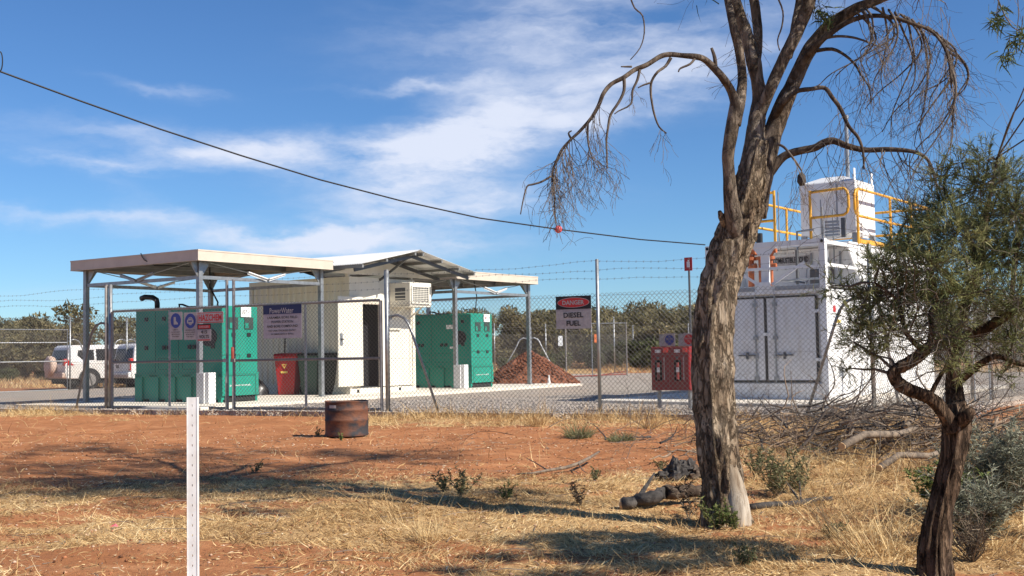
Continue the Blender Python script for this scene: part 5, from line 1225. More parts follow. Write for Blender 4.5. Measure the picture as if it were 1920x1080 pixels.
def limb(parent, name, px, Y, m, n=12, rough=.0, sub=4, origin=None, seed=0, rs=None):
    """px: list of (x, y, radius_px[, depth offset]) traced in the photograph, turned into a real tapering limb"""
    pts = []
    for q in px:
        yy = Y+(q[3] if len(q) > 3 else 0); v = D(q[0], q[1], yy); pts.append([v.x, v.y, v.z, q[2]*yy/F])
    pts = crom(pts, sub); r = random.Random(seed); mb = MB(); o = origin or Vector((0, 0, 0))
    P = [Vector(p[:3])-o for p in pts]; R_ = [max(.0015, p[3]) for p in pts]
    mb.tube(P, R_, n)
    if rough:
        from mathutils import noise as mn
        for i in range(len(mb.v)):
            v = Vector(mb.v[i]); k = i//n
            if k >= len(P): continue
            c = P[k]; d = v-c; a = mn.fractal(Vector((v.x*5, v.y*5, v.z*1.6))+Vector((seed, 0, 0)), .8, 2., 4)*.5 + mn.fractal(Vector((v.x*20, v.y*20, v.z*7)), .8, 2., 3)*.35
            if rough > .2:
                an = math.atan2(d.x, d.y); q = mn.noise(Vector((math.cos(an)*2.6, math.sin(an)*2.6, v.z*1.8+seed))); a += .9*(1-min(1, abs(q)*4.5)) - .5
            mb.v[i] = tuple(c + d*(1+rough*a))
    return mb.build(name, m, parent, True), P, R_
# ---- twig growth
def grow(mb, p, d, L, r, depth, R, grav=.10, wander=.35, kids=(2, 4), tips=None, n=7, kr=.55):
    pts = [p]; rad = [r]; st = L/n; dirs = [d]
    for i in range(n):
        d = (d + Vector((R.uniform(-wander, wander), R.uniform(-wander, wander), R.uniform(-wander, wander)-grav))).normalized()
        pts.append(pts[-1] + d*st*R.uniform(.8, 1.2)); rad.append(max(.0011, r*(1-.75*(i+1)/n))); dirs.append(d)
    mb.tube(pts, rad, 4 if r > .003 else 3, False)
    if depth > 0:
        for _ in range(R.randint(*kids)):
            i = R.randint(1, n-1); a = dirs[i]; sd = Vector((R.uniform(-1, 1), R.uniform(-1, 1), R.uniform(-.7, .5))).normalized()
            grow(mb, pts[i], (a*.7+sd*.75).normalized(), L*R.uniform(.35, .7), rad[i]*kr, depth-1, R, grav, wander, kids, tips, n, kr)
    if tips is not None: tips.append((pts[-1], dirs[-1]))
    return pts
def bare_tree():
    Y = 7.75; o = G(1362, 975); o = Vector((o.x, Y, 0))
    t = thing('half_dead_tree', 'tall grey barked tree with bare drooping branches in front of the tank container', 'tree', o, 0)
    L = lambda nm, px, m, n=12, rough=0., seed=0, sub=4: limb(t, nm, px, Y, m, n, rough, sub, o, seed)
    L('trunk', [(1366, 1010, 50), (1362, 975, 45), (1358, 930, 41), (1349, 860, 39.5), (1341, 780, 38), (1338, 700, 38.5), (1338, 620, 38), (1345, 550, 36), (1362, 490, 36), (1382, 430, 37), (1398, 385, 36), (1408, 345, 31), (1418, 300, 26), (1424, 265, 21)], bark, 56, .21, 1, 18)
    # bared wood strip at the foot
    L('bared_wood', [(1388, 1000, 22, -.075), (1382, 955, 24, -.07), (1376, 915, 20, -.068), (1369, 880, 14, -.07), (1362, 845, 7, -.07), (1356, 800, 3, -.05)], bare_wood, 16, .06, 2)
    def S(nm, px, m=None, n=16, rough=.17, seed=0): return L(nm, px, m or (branch_bark if nm == 'branch' else smooth_bark), n, rough, seed, 5)
    limbs = []
    S('limb', [(1392, 500, 12, .02), (1386, 460, 17, -.03), (1377, 420, 17, -.09), (1370, 375, 14.5, -.14), (1366, 320, 12, -.18), (1365, 290, 12, -.2), (1371, 250, 13, -.2), (1378, 215, 13, -.2), (1383, 190, 14, -.2)], seed=3)
    S('limb', [(1378, 235, 11, -.2), (1385, 200, 11, -.2), (1391, 165, 9.5, -.15), (1391, 130, 8.5, -.1), (1385, 90, 8.5, -.1), (1375, 50, 8, -.1), (1366, 5, 7, 0), (1352, -70, 6, .1), (1330, -180, 4.5, .2)], seed=4)
    a1 = S('branch', [(1379, 225, 12, -.2), (1381, 200, 11, -.21), (1374, 178, 8.5, -.22), (1365, 160, 7.5, -.25), (1352, 142, 7, -.3), (1334, 123, 6.4, -.3), (1318, 110, 6, -.35), (1303, 106, 6, -.4), (1280, 104, 5, -.4), (1256, 102, 5, -.45), (1238, 106, 5, -.45), (1214, 121, 4.8, -.5), (1190, 131, 4.6, -.5), (1170, 145, 4.3, -.55), (1146, 158, 4, -.55), (1131, 176, 3.8, -.6), (1122, 198, 3.6, -.6), (1108, 222, 3.4, -.6), (1088, 245, 3, -.6), (1070, 262, 2.7, -.62), (1054, 280, 2.5, -.62), (1044, 300, 2.2, -.65), (1036, 325, 2, -.65), (1039, 352, 1.8, -.65)], seed=5, n=9)
    S('limb', [(1402, 400, 30, 0), (1406, 350, 26, 0), (1412, 300, 23, 0), (1417, 250, 18, .02), (1421, 215, 16, .03), (1425, 185, 15, .05), (1420, 150, 12, .05), (1414, 120, 14, .05), (1407, 92, 13, .08), (1397, 58, 12, .1), (1384, 25, 12, .12), (1372, -15, 11, .15), (1352, -90, 9, .2), (1320, -210, 6, .3)], seed=6)
    S('limb', [(1414, 130, 9, .05), (1420, 100, 9, .1), (1421, 60, 9, .15), (1416, 15, 9, .2), (1410, -30, 8, .25), (1418, -120, 7, .3), (1440, -240, 5, .4)], seed=7)
    S('limb', [(1420, 225, 13, .03), (1431, 198, 11, .0), (1444, 168, 11, -.05), (1455, 142, 11.5, -.05), (1470, 110, 11.5, -.08), (1486, 78, 12, -.1), (1501, 45, 12, -.1), (1516, 5, 13, -.12), (1530, -50, 11, -.1), (1560, -170, 8, 0)], seed=8)
    S('limb', [(1476, 105, 10, .1), (1488, 70, 9, .15), (1495, 35, 10, .2), (1502, -5, 10, .25), (1505, -90, 8, .3)], seed=12)
    S('limb', [(1404, 400, 34, .05), (1420, 345, 28, .05), (1437, 290, 22, .05), (1449, 250, 18, .05), (1460, 220, 17, .05), (1472, 190, 16, .05), (1487, 158, 14, .05), (1500, 128, 13, .05), (1514, 100, 13, .05), (1532, 75, 13.5, .03), (1556, 50, 14, 0), (1580, 32, 12, -.05), (1604, 17, 10, -.1), (1640, 2, 9, -.15), (1690, -15, 7, -.2), (1740, -20, 5.5, -.2)], seed=9)
    S('branch', [(1488, 150, 9, .03), (1505, 118, 7.5, -.0), (1530, 85, 6, -.1), (1560, 60, 5.5, -.12), (1592, 40, 5, -.15), (1630, 30, 4.5, -.2), (1670, 32, 4, -.25), (1710, 44, 3.6, -.3), (1745, 58, 3, -.3), (1768, 84, 2.6, -.35), (1780, 120, 2.2, -.35), (1784, 165, 1.8, -.35)], seed=10, n=9)
    e = S('branch', [(1425, 335, 14, .04), (1442, 322, 12, .03), (1456, 306, 10, .02), (1474, 291, 8, .0), (1500, 283, 7.5, -.05), (1528, 277, 7, -.1), (1545, 268, 7, -.12), (1563, 264, 6.5, -.15), (1587, 273, 6, -.2), (1622, 281, 5.5, -.2), (1667, 280, 4.8, -.25), (1711, 284, 4, -.3), (1736, 296, 3.5, -.3), (1749, 320, 3, -.3), (1757, 348, 2.4, -.3), (1770, 355, 1.6, -.3)], seed=11, n=9)
    f = S('branch', [(1446, 240, 9, .04), (1456, 215, 7, .0), (1471, 192, 5, -.1), (1493, 172, 4.5, -.15), (1520, 167, 4.4, -.2), (1546, 165, 4.4, -.2), (1560, 182, 4.2, -.25), (1576, 204, 4, -.25), (1591, 236, 3.6, -.3), (1609, 258, 3.2, -.3), (1618, 284, 2.6, -.3), (1620, 318, 1.8, -.3)], seed=12, n=8)
    # shorter traced side branches
    side = [
        [(1342, 130, 4, -.3), (1340, 108, 3.6, -.3), (1334, 90, 2.6, -.3)], [(1304, 108, 3, -.4), (1294, 120, 2.4, -.42), (1276, 128, 2, -.42), (1272, 135, 1.3, -.42)],
        [(1258, 108, 3.6, -.45), (1248, 124, 3, -.45), (1233, 135, 2.8, -.5), (1222, 152, 2.6, -.5), (1220, 170, 2.4, -.5), (1222, 190, 2.2, -.5), (1227, 215, 2, -.5), (1236, 238, 1.6, -.5), (1250, 250, 1.2, -.5)],
        [(1220, 155, 2, -.5), (1205, 160, 1.6, -.5), (1196, 165, 1.1, -.5)],
        [(1200, 128, 3, -.5), (1195, 150, 2.6, -.5), (1186, 170, 2.2, -.5), (1183, 195, 1.8, -.5), (1160, 208, 1.3, -.5), (1152, 214, 1, -.5)],
        [(1170, 147, 3.4, -.55), (1170, 170, 3, -.55), (1160, 192, 2.8, -.55), (1145, 215, 2.6, -.55), (1140, 240, 2.3, -.55), (1137, 265, 2, -.55), (1138, 290, 1.7, -.55), (1138, 316, 1.2, -.55)],
        [(1102, 232, 2.4, -.6), (1102, 255, 2, -.6), (1104, 275, 1.6, -.6), (1112, 300, 1.1, -.6)], [(1072, 262, 2.4, -.6), (1066, 250, 1.8, -.6), (1072, 245, 1.2, -.6)],
        [(1034, 330, 2.2, -.65), (1015, 341, 2, -.65), (998, 346, 1.9, -.65), (988, 350, 1.6, -.65), (981, 375, 1.3, -.65), (976, 402, 1, -.65)],
        [(1039, 352, 1.8, -.65), (1040, 390, 1.5, -.65), (1043, 425, 1, -.65)], [(1185, 125, 2, -.5), (1175, 125, 1.8, -.5), (1164, 125, 1.1, -.5)],
        [(1458, 270, 3, -.2), (1470, 276, 2.6, -.25), (1482, 290, 2.3, -.3), (1494, 306, 2, -.3), (1503, 320, 1.6, -.3)],
        [(1180, -10, 1.6, -.4), (1190, 15, 1.5, -.4), (1205, 30, 1.4, -.4), (1208, 62, 1.3, -.4), (1200, 90, 1.1, -.4), (1182, 112, .9, -.4)],
        [(1458, -5, 1.8, -.2), (1468, 22, 1.6, -.2), (1466, 50, 1.6, -.2), (1458, 75, 1.3, -.2), (1462, 95, 1.1, -.2)],
        [(1545, 72, 3, -.1), (1570, 68, 2.6, -.1), (1598, 70, 2.3, -.1), (1622, 77, 1.8, -.1), (1655, 90, 1.2, -.1)], [(1526, 96, 4, 0), (1560, 92, 3.4, 0), (1585, 104, 3, -.1), (1604, 122, 2.6, -.1), (1614, 140, 2.2, -.1), (1630, 165, 1.6, -.1), (1633, 195, 1, -.1)],
    ]
    for i, s_ in enumerate(side): limb(t, 'side_branch', s_, Y, twig_m if s_[0][2] < 3.5 else branch_bark, 6, .05, 3, o, i)
    b = thing('seed_nut', 'small dark woody nest hanging on a twig beside the roof rails', 'nest', D(1503, 338, Y-.3), 0)  # dark seed nut on the twig
    MB().tube([(0, 0, .05), (0, 0, .03), (0, 0, -.01), (0, 0, -.035)], [.008, .026, .03, .014], 8).build('nest', burnt, b, True)
    # stub knots
    MB().tube([D(1362, 425, Y-.05)-o, D(1352, 405, Y-.10)-o, D(1349, 396, Y-.12)-o], [.03, .022, .012], 8).build('stub', bark, t)
    # drooping branchlets of the right hand arch
    Rd = random.Random(77); arcs = []; ap = [(1590, 28), (1620, 15), (1650, 12), (1676, 22), (1700, 32), (1720, 42), (1742, 52), (1760, 64), (1772, 84), (1780, 120)]
    for i in range(22):
        a = ap[i % len(ap)]; b = ap[(i+1) % len(ap)] if (i+1) % len(ap) else a; k = Rd.random(); sx = a[0]+(b[0]-a[0])*k; sy = a[1]+(b[1]-a[1])*k; Lh = Rd.uniform(120, 250)*(1 if sx > 1640 else .7); dx = Rd.uniform(10, 45); bx = Rd.uniform(-75, 25); yo = Rd.uniform(-.45, .1)
        pts_ = [(sx, sy, 2.6, -.2), (sx+dx*.7+Rd.uniform(-5, 5), sy+Lh*.16, 2.2, yo), (sx+dx+Rd.uniform(-6, 6), sy+Lh*.38, 1.8, yo), (sx+dx*.6+bx*.35+Rd.uniform(-9, 9), sy+Lh*.62, 1.4, yo), (sx+bx*.7+Rd.uniform(-8, 8), sy+Lh*.82, 1.1, yo), (sx+bx, sy+Lh, .8, yo)]
        limb(t, 'side_branch', pts_, Y, twig_m, 5, 0, 4, o, i); arcs.append(([(p_[0], p_[1]) for p_ in pts_[1:]], yo))
    # fine drooping twigs
    R = random.Random(5); mb = MB()
    def src(px, Yo, n, L, r, dep=2, g=.14, dir_=None, jx=.5, wander=.33, kids=(2, 4)):
        for _ in range(n):
            k = R.random()*(len(px)-1); i = int(k); f_ = k-i; a = px[i]; c = px[min(i+1, len(px)-1)]
            p = D(a[0]+(c[0]-a[0])*f_, a[1]+(c[1]-a[1])*f_, Y+Yo+R.uniform(-.05, .05))-o
            d = Vector((R.uniform(-jx, jx), R.uniform(-.5, .5), R.uniform(-1, -.2))) if dir_ is None else Vector((dir_[0]+R.uniform(-jx, jx), R.uniform(-.5, .5), dir_[1]+R.uniform(-.4, .4)))
            grow(mb, p, d.normalized(), L*R.uniform(.6, 1.2), r, dep, R, g, wander, kids)
    src([(1131, 185), (1088, 248), (1054, 282), (1036, 325)], -.6, 18, .34, .0032, 2)
    src([(1070, 262), (1045, 300), (1038, 350)], -.65, 16, .36, .0030, 2, dir_=(-.1, -.9))
    src([(1104, 275), (1112, 300)], -.6, 10, .30, .0026, 2, .1, (.2, -.9))
    src([(1138, 290), (1137, 265), (1145, 215)], -.55, 4, .26, .0022, 1); src([(1036, 330), (1043, 425)], -.65, 7, .16, .002, 1, .05)
    src([(1222, 190), (1236, 238), (1250, 250)], -.5, 4, .24, .002, 1); src([(1200, 128), (1183, 195)], -.5, 4, .14, .0018, 1)
    src([(1378, 60), (1392, 150)], -.15, 5, .22, .002, 1, .05, (-.6, -.3)); src([(1385, 5), (1405, 30)], 0, 4, .35, .0022, 1, .1, (.0, -1))
    for (a_, yo) in arcs: src(a_, yo, 6, .24, .0024, 1, .08, (-.1, -.7), .7, .35, (2, 3))
    # big fan of twigs drooping from the arch on the right
    arch = [(1590, 28), (1630, 13), (1676, 20), (1720, 38), (1756, 58), (1778, 89)]
    src(arch, -.2, 12, .62, .0034, 2, .10, (-.25, -.75), .55, .24, (3, 5))
    src([(1650, 2), (1740, -10), (1790, 40)], -.25, 6, .60, .0028, 2, .13, (.05, -.8), .45, .24, (3, 4))
    src([(1778, 89), (1784, 165)], -.3, 10, .42, .003, 2, .08, (-.1, -.9), .4, .25, (2, 4))
    src([(1600, 90), (1633, 195)], -.1, 9, .36, .003, 2, .08, (.1, -.8), .5, .25, (2, 4))
    src([(1563, 190), (1591, 236), (1620, 310)], -.3, 9, .38, .003, 2, .08, (-.1, -.9), .5, .3, (2, 3))
    src([(1587, 273), (1667, 280), (1736, 296), (1757, 348)], -.27, 18, .42, .0040, 2, .08, (-.1, -.9), .5, .35, (2, 4))
    src([(1482, 290), (1503, 320)], -.3, 4, .5, .003, 2, .08, (.25, -.9), .3, .35, (2, 3))
    src([(1500, 283), (1560, 264)], -.1, 6, .45, .003, 2, .1, (.1, -.9), .5, .35, (2, 3))
    src([(1515, 20), (1560, 45)], .0, 6, .3, .0026, 2, .0, (.2, .5), .5)
    mb.build('twigs', twig_m, t)['kind'] = 'stuff'
    # crown above the picture: branchlets with leaves
    leafm = attr_mat('narrow_green_leaf', [(.05, .075, .025), (.10, .13, .05), (.17, .19, .08)], .6, .3)
    mb = MB(); tips = []
    tops = [((1352, -90), .2), ((1320, -210), .3), ((1418, -120), .3), ((1440, -240), .4), ((1560, -170), 0), ((1505, -90), .3), ((1740, -20), -.2), ((1366, -20), 0), ((1690, -30), -.2), ((1530, -60), -.1)]
    for (px, py), dy in tops:
        for _ in range(7):
            p = D(px, py, Y+dy)-o; d = Vector((R.uniform(-1, 1), R.uniform(-1, 1), R.uniform(.2, 1.2))).normalized()
            grow(mb, p, d, R.uniform(.9, 1.7), .016, 2, R, -.0, .28, (3, 4), tips)
    # high living crown, above the picture: limbs reaching up and back, carrying leafy lobes
    lobes = []
    for (sx, sy, z) in ((60, 852, 6.8), (150, 872, 6.2), (260, 845, 6.9), (330, 862, 6.3), (120, 905, 5.7), (235, 908, 5.5), (560, 850, 6.5), (640, 868, 5.8), (500, 872, 5.9), (430, 888, 5.5), (330, 915, 5.2), (485, 908, 5.2), (680, 848, 6.2), (10, 885, 6.2), (400, 850, 6.9), (200, 835, 7.3), (60, 925, 5.6), (760, 850, 5.9), (-120, 870, 6.6), (-150, 910, 6)):
        gq = G(sx, sy); lobes.append(Vector((gq.x+1.032*z, gq.y-.596*z, z))-o)
    cen = Vector((.3, .5, 4.3))
    for q_ in (Vector((1.2, 1.6, 5.2)), Vector((.2, 2.2, 5.4)), Vector((2.4, 2.6, 5.0)), Vector((.4, .2, 5.0))):
        MB().tube([D(1352, -95, Y+.2)-o, cen.lerp(q_, .15)+Vector((0, 0, .1)), cen.lerp(q_, .6), q_], [.03, .05, .045, .03], 8).build('limb', smooth_bark, t, True)
    for lb in lobes:
        q_ = min((Vector((1.2, 1.6, 5.2)), Vector((.2, 2.2, 5.4)), Vector((2.4, 2.6, 5.0)), Vector((.4, .2, 5.0))), key=lambda w: (w-lb).length)
        mb.tube([q_, q_.lerp(lb, .5)+Vector((R.uniform(-.2, .2), R.uniform(-.2, .2), .1)), lb], [.025, .018, .010], 5, False)
        for _ in range(9): grow(mb, lb, Vector((R.uniform(-1, 1), R.uniform(-1, 1), R.uniform(-.5, .7))).normalized(), R.uniform(.4, .9), .008, 1, R, .05, .3, (3, 4), tips)
    mb.build('crown_branches', smooth_bark, t)['kind'] = 'stuff'
    r = np.random.default_rng(3); P = []; Q = []
    for (p, d) in tips:
        w = p+o
        if (w.z-EYE)/w.y < .312: continue
        if r.random() < (.15 if w.z > 5 else .8): continue
        for _ in range(64):
            P.append(tuple(p+Vector(r.normal(0, .085, 3)))); Q.append((r.normal(0, .6), r.normal(0, .6), -.5+r.normal(0, .4)))
    # visible leaf sprays
    for (px, py, yo, n, s_) in ((1548, 28, -.1, 46, .028), (1535, 22, -.1, 24, .02), (1868, 40, -.3, 60, .030), (1880, 18, -.3, 26, .022), (1905, 75, -.3, 60, .030), (1888, 108, -.3, 50, .026), (1915, 60, -.3, 26, .02)):
        c = D(px, py, Y+yo)-o
        for _ in range(n): P.append(tuple(c+Vector(r.normal(0, s_, 3)))); Q.append((r.normal(.1, .7), r.normal(0, .6), -.5+r.normal(0, .4)))
    P = np.array(P); Q = np.array(Q); n = len(P)
    blades('leaves', P, Q, r.uniform(.05, .11, n), r.uniform(.006, .011, n), leafm, r.random(n), .25, t)['kind'] = 'stuff'
    q = MB()
    for pts in ([(1910, -60), (1908, -10), (1910, 30), (1905, 70), (1890, 105)], [(1880, -60), (1874, -10), (1868, 30)], [(1918, 30), (1915, 60)]): q.tube([D(a, b_, Y-.3)-o for a, b_ in pts], .003, 4, False)
    q.build('hanging_twig', twig_m, t)
bare_tree()

def green_tree():
    Y = 5.9; o = G(1755, 1072); o = Vector((2.09, Y, 0)); R = random.Random(11)
    t = thing('needle_leaf_tree', 'green needle leafed tree with dark furrowed twisted trunk at the right edge', 'tree', o, 0)
    nodes = []
    def L(nm, px, n=14, rough=.3, seed=0):
        ob, P, R_ = limb(t, nm, px, Y, roughbark, n, rough, 5, o, seed)
        for p, r_ in zip(P, R_): nodes.append((p, r_))
        return ob
    L('trunk', [(1760, 1110, 40), (1756, 1075, 34), (1755, 1030, 31), (1758, 985, 28), (1766, 945, 25), (1775, 905, 23), (1784, 870, 23), (1791, 835, 24), (1795, 805, 26), (1796, 780, 24), (1792, 755, 20)], 56, .24, 1)
    L('limb', [(1786, 808, 16, -.05), (1775, 785, 15, -.06), (1762, 765, 14, -.08), (1745, 748, 13, -.1), (1722, 737, 13, -.12), (1698, 728, 13, -.14), (1682, 716, 12.5, -.15), (1675, 702, 12, -.16), (1682, 692, 12, -.16), (1700, 683, 12, -.18), (1720, 670, 12, -.18), (1736, 655, 11, -.2), (1746, 646, 9, -.2), (1760, 640, 7, -.2), (1790, 615, 5, -.2)], 14, .22, 2)
    L('limb', [(1742, 650, 7, -.2), (1748, 620, 6, -.2), (1745, 590, 5, -.2), (1755, 560, 4, -.2), (1745, 510, 3, -.2)], 9, .2, 3)
    L('limb', [(1728, 655, 6, -.2), (1712, 640, 5, -.2), (1698, 622, 4.5, -.2), (1690, 590, 4, -.2), (1680, 560, 3, -.2), (1640, 530, 2, -.2)], 9, .2, 4)
    L('limb', [(1796, 790, 22, .05), (1792, 750, 19, .08), (1789, 720, 16, .1), (1787, 690, 13, .1), (1786, 650, 11, .12), (1795, 610, 10, .15), (1815, 560, 9, .15), (1835, 510, 8, .15), (1845, 450, 7, .1), (1850, 400, 5, .1), (1862, 340, 3, .1), (1870, 295, 2, .1)], 14, .22, 5)
    L('limb', [(1800, 790, 16, -.05), (1812, 780, 13, -.1), (1820, 772, 9, -.12), (1824, 770, 7, -.12)], 10, .2, 6)
    L('limb', [(1788, 720, 10, .1), (1812, 704, 7, .05), (1840, 681, 6, .0), (1870, 668, 5.5, -.05), (1910, 682, 4.5, -.05), (1950, 690, 3, -.1)], 10, .15, 7)
    L('limb', [(1787, 660, 9, .1), (1800, 640, 9, 0), (1818, 626, 9.5, -.05), (1845, 620, 9, -.1), (1868, 603, 9, -.15), (1895, 588, 7.5, -.2), (1940, 560, 6, -.2), (2000, 540, 4, -.2)], 12, .2, 8)
    L('limb', [(1742, 748, 5, -.1), (1752, 725, 4.5, -.1), (1766, 700, 4, -.1), (1772, 692, 3, -.1)], 8, .1, 9)
    L('limb', [(1835, 500, 6, .15), (1815, 440, 5, .2), (1790, 390, 3.6, .2), (1770, 350, 2.5, .2), (1780, 310, 2, .2)], 8, .1, 10)
    L('limb', [(1815, 560, 7, .15), (1770, 510, 5, .3), (1720, 470, 4, .3), (1680, 450, 3, .3)], 8, .1, 12)
    L('limb', [(1895, 590, 6, -.2), (1900, 520, 5, -.1), (1910, 450, 4, 0), (1925, 380, 3, 0)], 8, .1, 13)
    # clumps: centre x, y, radius px, depth offset, density
    cl = [(1700, 470, 62, .1, 1), (1650, 500, 45, -.2, .9), (1735, 430, 55, .3, 1), (1775, 380, 45, .2, .8), (1765, 330, 36, .2, .6), (1800, 305, 26, .2, .5), (1850, 300, 36, .1, .7), (1835, 350, 50, -.2, .9), (1880, 340, 50, .3, 1),
          (1905, 400, 60, -.1, 1), (1850, 420, 62, .3, 1), (1795, 440, 56, -.3, 1), (1830, 490, 62, 0, 1), (1890, 480, 66, .2, 1), (1750, 500, 60, -.3, 1), (1690, 540, 55, -.1, .9), (1735, 560, 55, .2, .9), (1790, 550, 60, -.2, 1),
          (1850, 555, 56, .2, .9), (1910, 560, 56, -.3, .9), (1640, 560, 48, 0, 1), (1600, 560, 34, .2, .55), (1625, 610, 46, .1, 1), (1600, 640, 30, -.1, .9), (1670, 620, 42, -.2, .8), (1560, 535, 34, 0, .35), (1640, 665, 34, .1, .6),
          (1700, 595, 36, .3, .5), (1770, 610, 42, -.3, .7), (1775, 655, 34, -.35, .8), (1800, 690, 26, -.3, .6), (1720, 640, 22, .2, .3), (1850, 640, 40, .2, .6), (1900, 640, 46, -.1, .7), (1880, 700, 24, 0, .3), (1950, 450, 80, 0, .9), (1960, 600, 70, .1, .8), (2030, 520, 90, .1, .8), (1980, 340, 70, .2, .8), (1590, 690, 14, 0, .4), (1605, 600, 26, -.2, .6), (1710, 400, 30, .2, .5)]
    tw = MB(); P = []; Q = []; T = []
    # crown continuing past the right edge of the picture, higher and nearer
    for (sx, sy, z) in ((870, 1065, 2.55), (950, 1040, 2.5), (1040, 1075, 2.45), (900, 1012, 2.7), (1000, 1012, 2.65), (1110, 1070, 2.4), (1130, 1030, 2.45), (1230, 1060, 2.3)):
        q = G(sx, sy); v = Vector((q.x+1.032*z, q.y-.596*z, z))
        if v.x/v.y*F+960 > 1990: cl.append((v-o, 0, 70, 0, .8))
    for (x, y, rp, dy, dn) in cl:
        c = x if isinstance(x, Vector) else D(x, y, Y+dy)-o; rr = rp*Y/F
        # feeder branch from nearest limb node
        near = min(nodes, key=lambda q: (q[0]-c).length + (0 if q[1] > .003 else .3)); a = near[0]; mid = a.lerp(c, .5)+Vector((R.uniform(-1, 1), R.uniform(-1, 1), R.uniform(-.3, 1)))*.15*(c-a).length
        tw.tube([a, a.lerp(mid, .6)+Vector((0, 0, .01)), mid, mid.lerp(c, .6), c], [min(near[1]*.6, .010), .007, .0055, .0045, .0025] if not isinstance(x, Vector) else [.004, .004, .0035, .003, .002], 5, False)
        nt_ = int(rp*rp*.036*dn)+8
        tone = R.uniform(-.14, .14)
        for _ in range(nt_):
            u = Vector((R.gauss(0, 1), R.gauss(0, 1), R.gauss(0, 1))).normalized(); s0 = c + u*rr*R.uniform(.05, .72)
            d = (u + Vector((0, 0, .45)) + Vector((R.uniform(-.5, .5), R.uniform(-.5, .5), R.uniform(-.4, .4)))).normalized()
            Lt = R.uniform(.05, .13); pts = [s0]
            for k in range(4): d = (d+Vector((R.uniform(-.25, .25), R.uniform(-.25, .25), R.uniform(-.2, .25)))).normalized(); pts.append(pts[-1]+d*Lt/4)
            if R.random() < .5: tw.tube([c.lerp(s0, .3), s0], .0016, 3, False)
            tw.tube([pts[0], pts[2], pts[4]], [.0015, .0012, .0008], 3, False)
            tn = min(1, max(0, R.gauss(.45, .2)+tone))
            for k in range(R.randint(12, 20)):
                f_ = R.random(); i = min(3, int(f_*4)); q = pts[i].lerp(pts[i+1], f_*4-i)
                P.append(tuple(q)); a2 = (d*.9 + Vector((R.gauss(0, .55), R.gauss(0, .55), R.gauss(0, .55)))); Q.append(tuple(a2)); T.append(min(1, max(0, tn+R.gauss(0, .12))))
    # loose dead twigs through the crown
    for _ in range(46):
        nd = R.choice([n for n in nodes if n[1] > .006 and n[0].z > .95]); grow(tw, nd[0], Vector((R.uniform(-1, 1), R.uniform(-1, .6), R.uniform(-.3, .8))).normalized(), R.uniform(.25, .6), .0045, 2, R, .0, .35, (2, 4))
    tw.build('twigs', mat('dark_twig', (.07, .05, .038), .9, 0, (.15, .12, .09), 8), t)['kind'] = 'stuff'
    nm = attr_mat('needle_leaf', [(.055, .068, .028), (.15, .175, .07), (.28, .29, .12), (.42, .41, .19)], .6, .38)
    P = np.array(P); n = len(P); r = np.random.default_rng(4)
    blades('leaves', P, np.array(Q), r.uniform(.022, .048, n), r.uniform(.0024, .0044, n), nm, np.array(T), .2, t)['kind'] = 'stuff'
green_tree()
# bare sapling stem and dead branches to the left of the green tree
def dead_sapling():
    o = G(1525, 870); R = random.Random(8)
    t = thing('dead_sapling', 'thin bare dead sapling standing in front of the fence corner', 'dead tree', (o.x, o.y, 0), 0); Y = o.y; oo = Vector((o.x, o.y, 0))
    limb(t, 'stem', [(1490, 850, 3), (1520, 820, 2.6), (1535, 790, 2.3), (1560, 762, 2), (1598, 750, 1.8), (1630, 715, 1.5), (1642, 690, 1)], Y, twig_m, 6, 0, 3, oo)
    limb(t, 'branch', [(1540, 770, 1.6), (1550, 745, 1.5), (1565, 720, 1.3), (1560, 690, 1), (1548, 665, .8)], Y, twig_m, 5, 0, 3, oo)
    mb = MB()
    for (x, y) in ((1520, 820), (1560, 762), (1598, 750), (1630, 715), (1500, 840), (1640, 700)):
        for _ in range(2): grow(mb, D(x, y, Y)-oo, Vector((R.uniform(-.6, 1), R.uniform(-.5, .5), R.uniform(-.2, .9))).normalized(), .6, .004, 2, R, .02, .3, (2, 3))
    mb.build('twigs', twig_m, t)['kind'] = 'stuff'
dead_sapling()
# ================================================================== brush pile, logs
def lying(name, label, a, b, r0_, r1_, m, seed, cat='log', end=None, forks=0, knob=.12):
    R = random.Random(seed); A = Vector((a[0], a[1], 0)); B_ = Vector((b[0], b[1], 0)); t = thing(name, label, cat, A, 0); d = B_-A
    pts = []; rad = []; n = 9
    for i in range(n):
        f_ = i/(n-1); q = d*f_ + Vector((R.uniform(-.02, .02), R.uniform(-.02, .02), 0)); w = A+q; rr = r0_+(r1_-r0_)*f_; q.z = float(gheight(np.array(w.x), np.array(w.y)))+rr*.7+(a[2] if len(a) > 2 else 0)*(1-f_)+(b[2] if len(b) > 2 else 0)*f_; pts.append(q); rad.append(rr*R.uniform(1-knob, 1+knob))
    MB().tube(pts, rad, 10).build('trunk', m, t, True)
    if end: 
        u = (pts[0]-pts[1]).normalized(); MB().tube([pts[0]+u*.001, pts[0]+u*.02], [rad[0]*.9, rad[0]*.8], 10).build('cut_end', cut, t)
    for _ in range(forks):
        i = R.randint(2, n-2); MB().tube([pts[i], pts[i]+Vector((R.uniform(-.3, .3), R.uniform(-.3, .3), R.uniform(.05, .25)))], [rad[i]*.5, rad[i]*.15], 6).build('branch_stub', m, t)
    return t
g = lambda x, y: (lambda p: (p.x, p.y))(G(x, y))
lying('charred_log', 'charred black end of a log lying left of the grey trunk', (*g(1172, 950), .0), (*g(1248, 948), .07), .046, .050, burnt, 1, end=True, forks=1)
lying('log', 'pale grey log between the charred log and the grey trunk', (*g(1243, 948), .07), (*g(1325, 940), .05), .050, .044, branch_bark, 2)
lying('log', 'dark thin log lying right of the grey trunk', g(1410, 950), g(1560, 935), .028, .018, burnt, 3, forks=2)
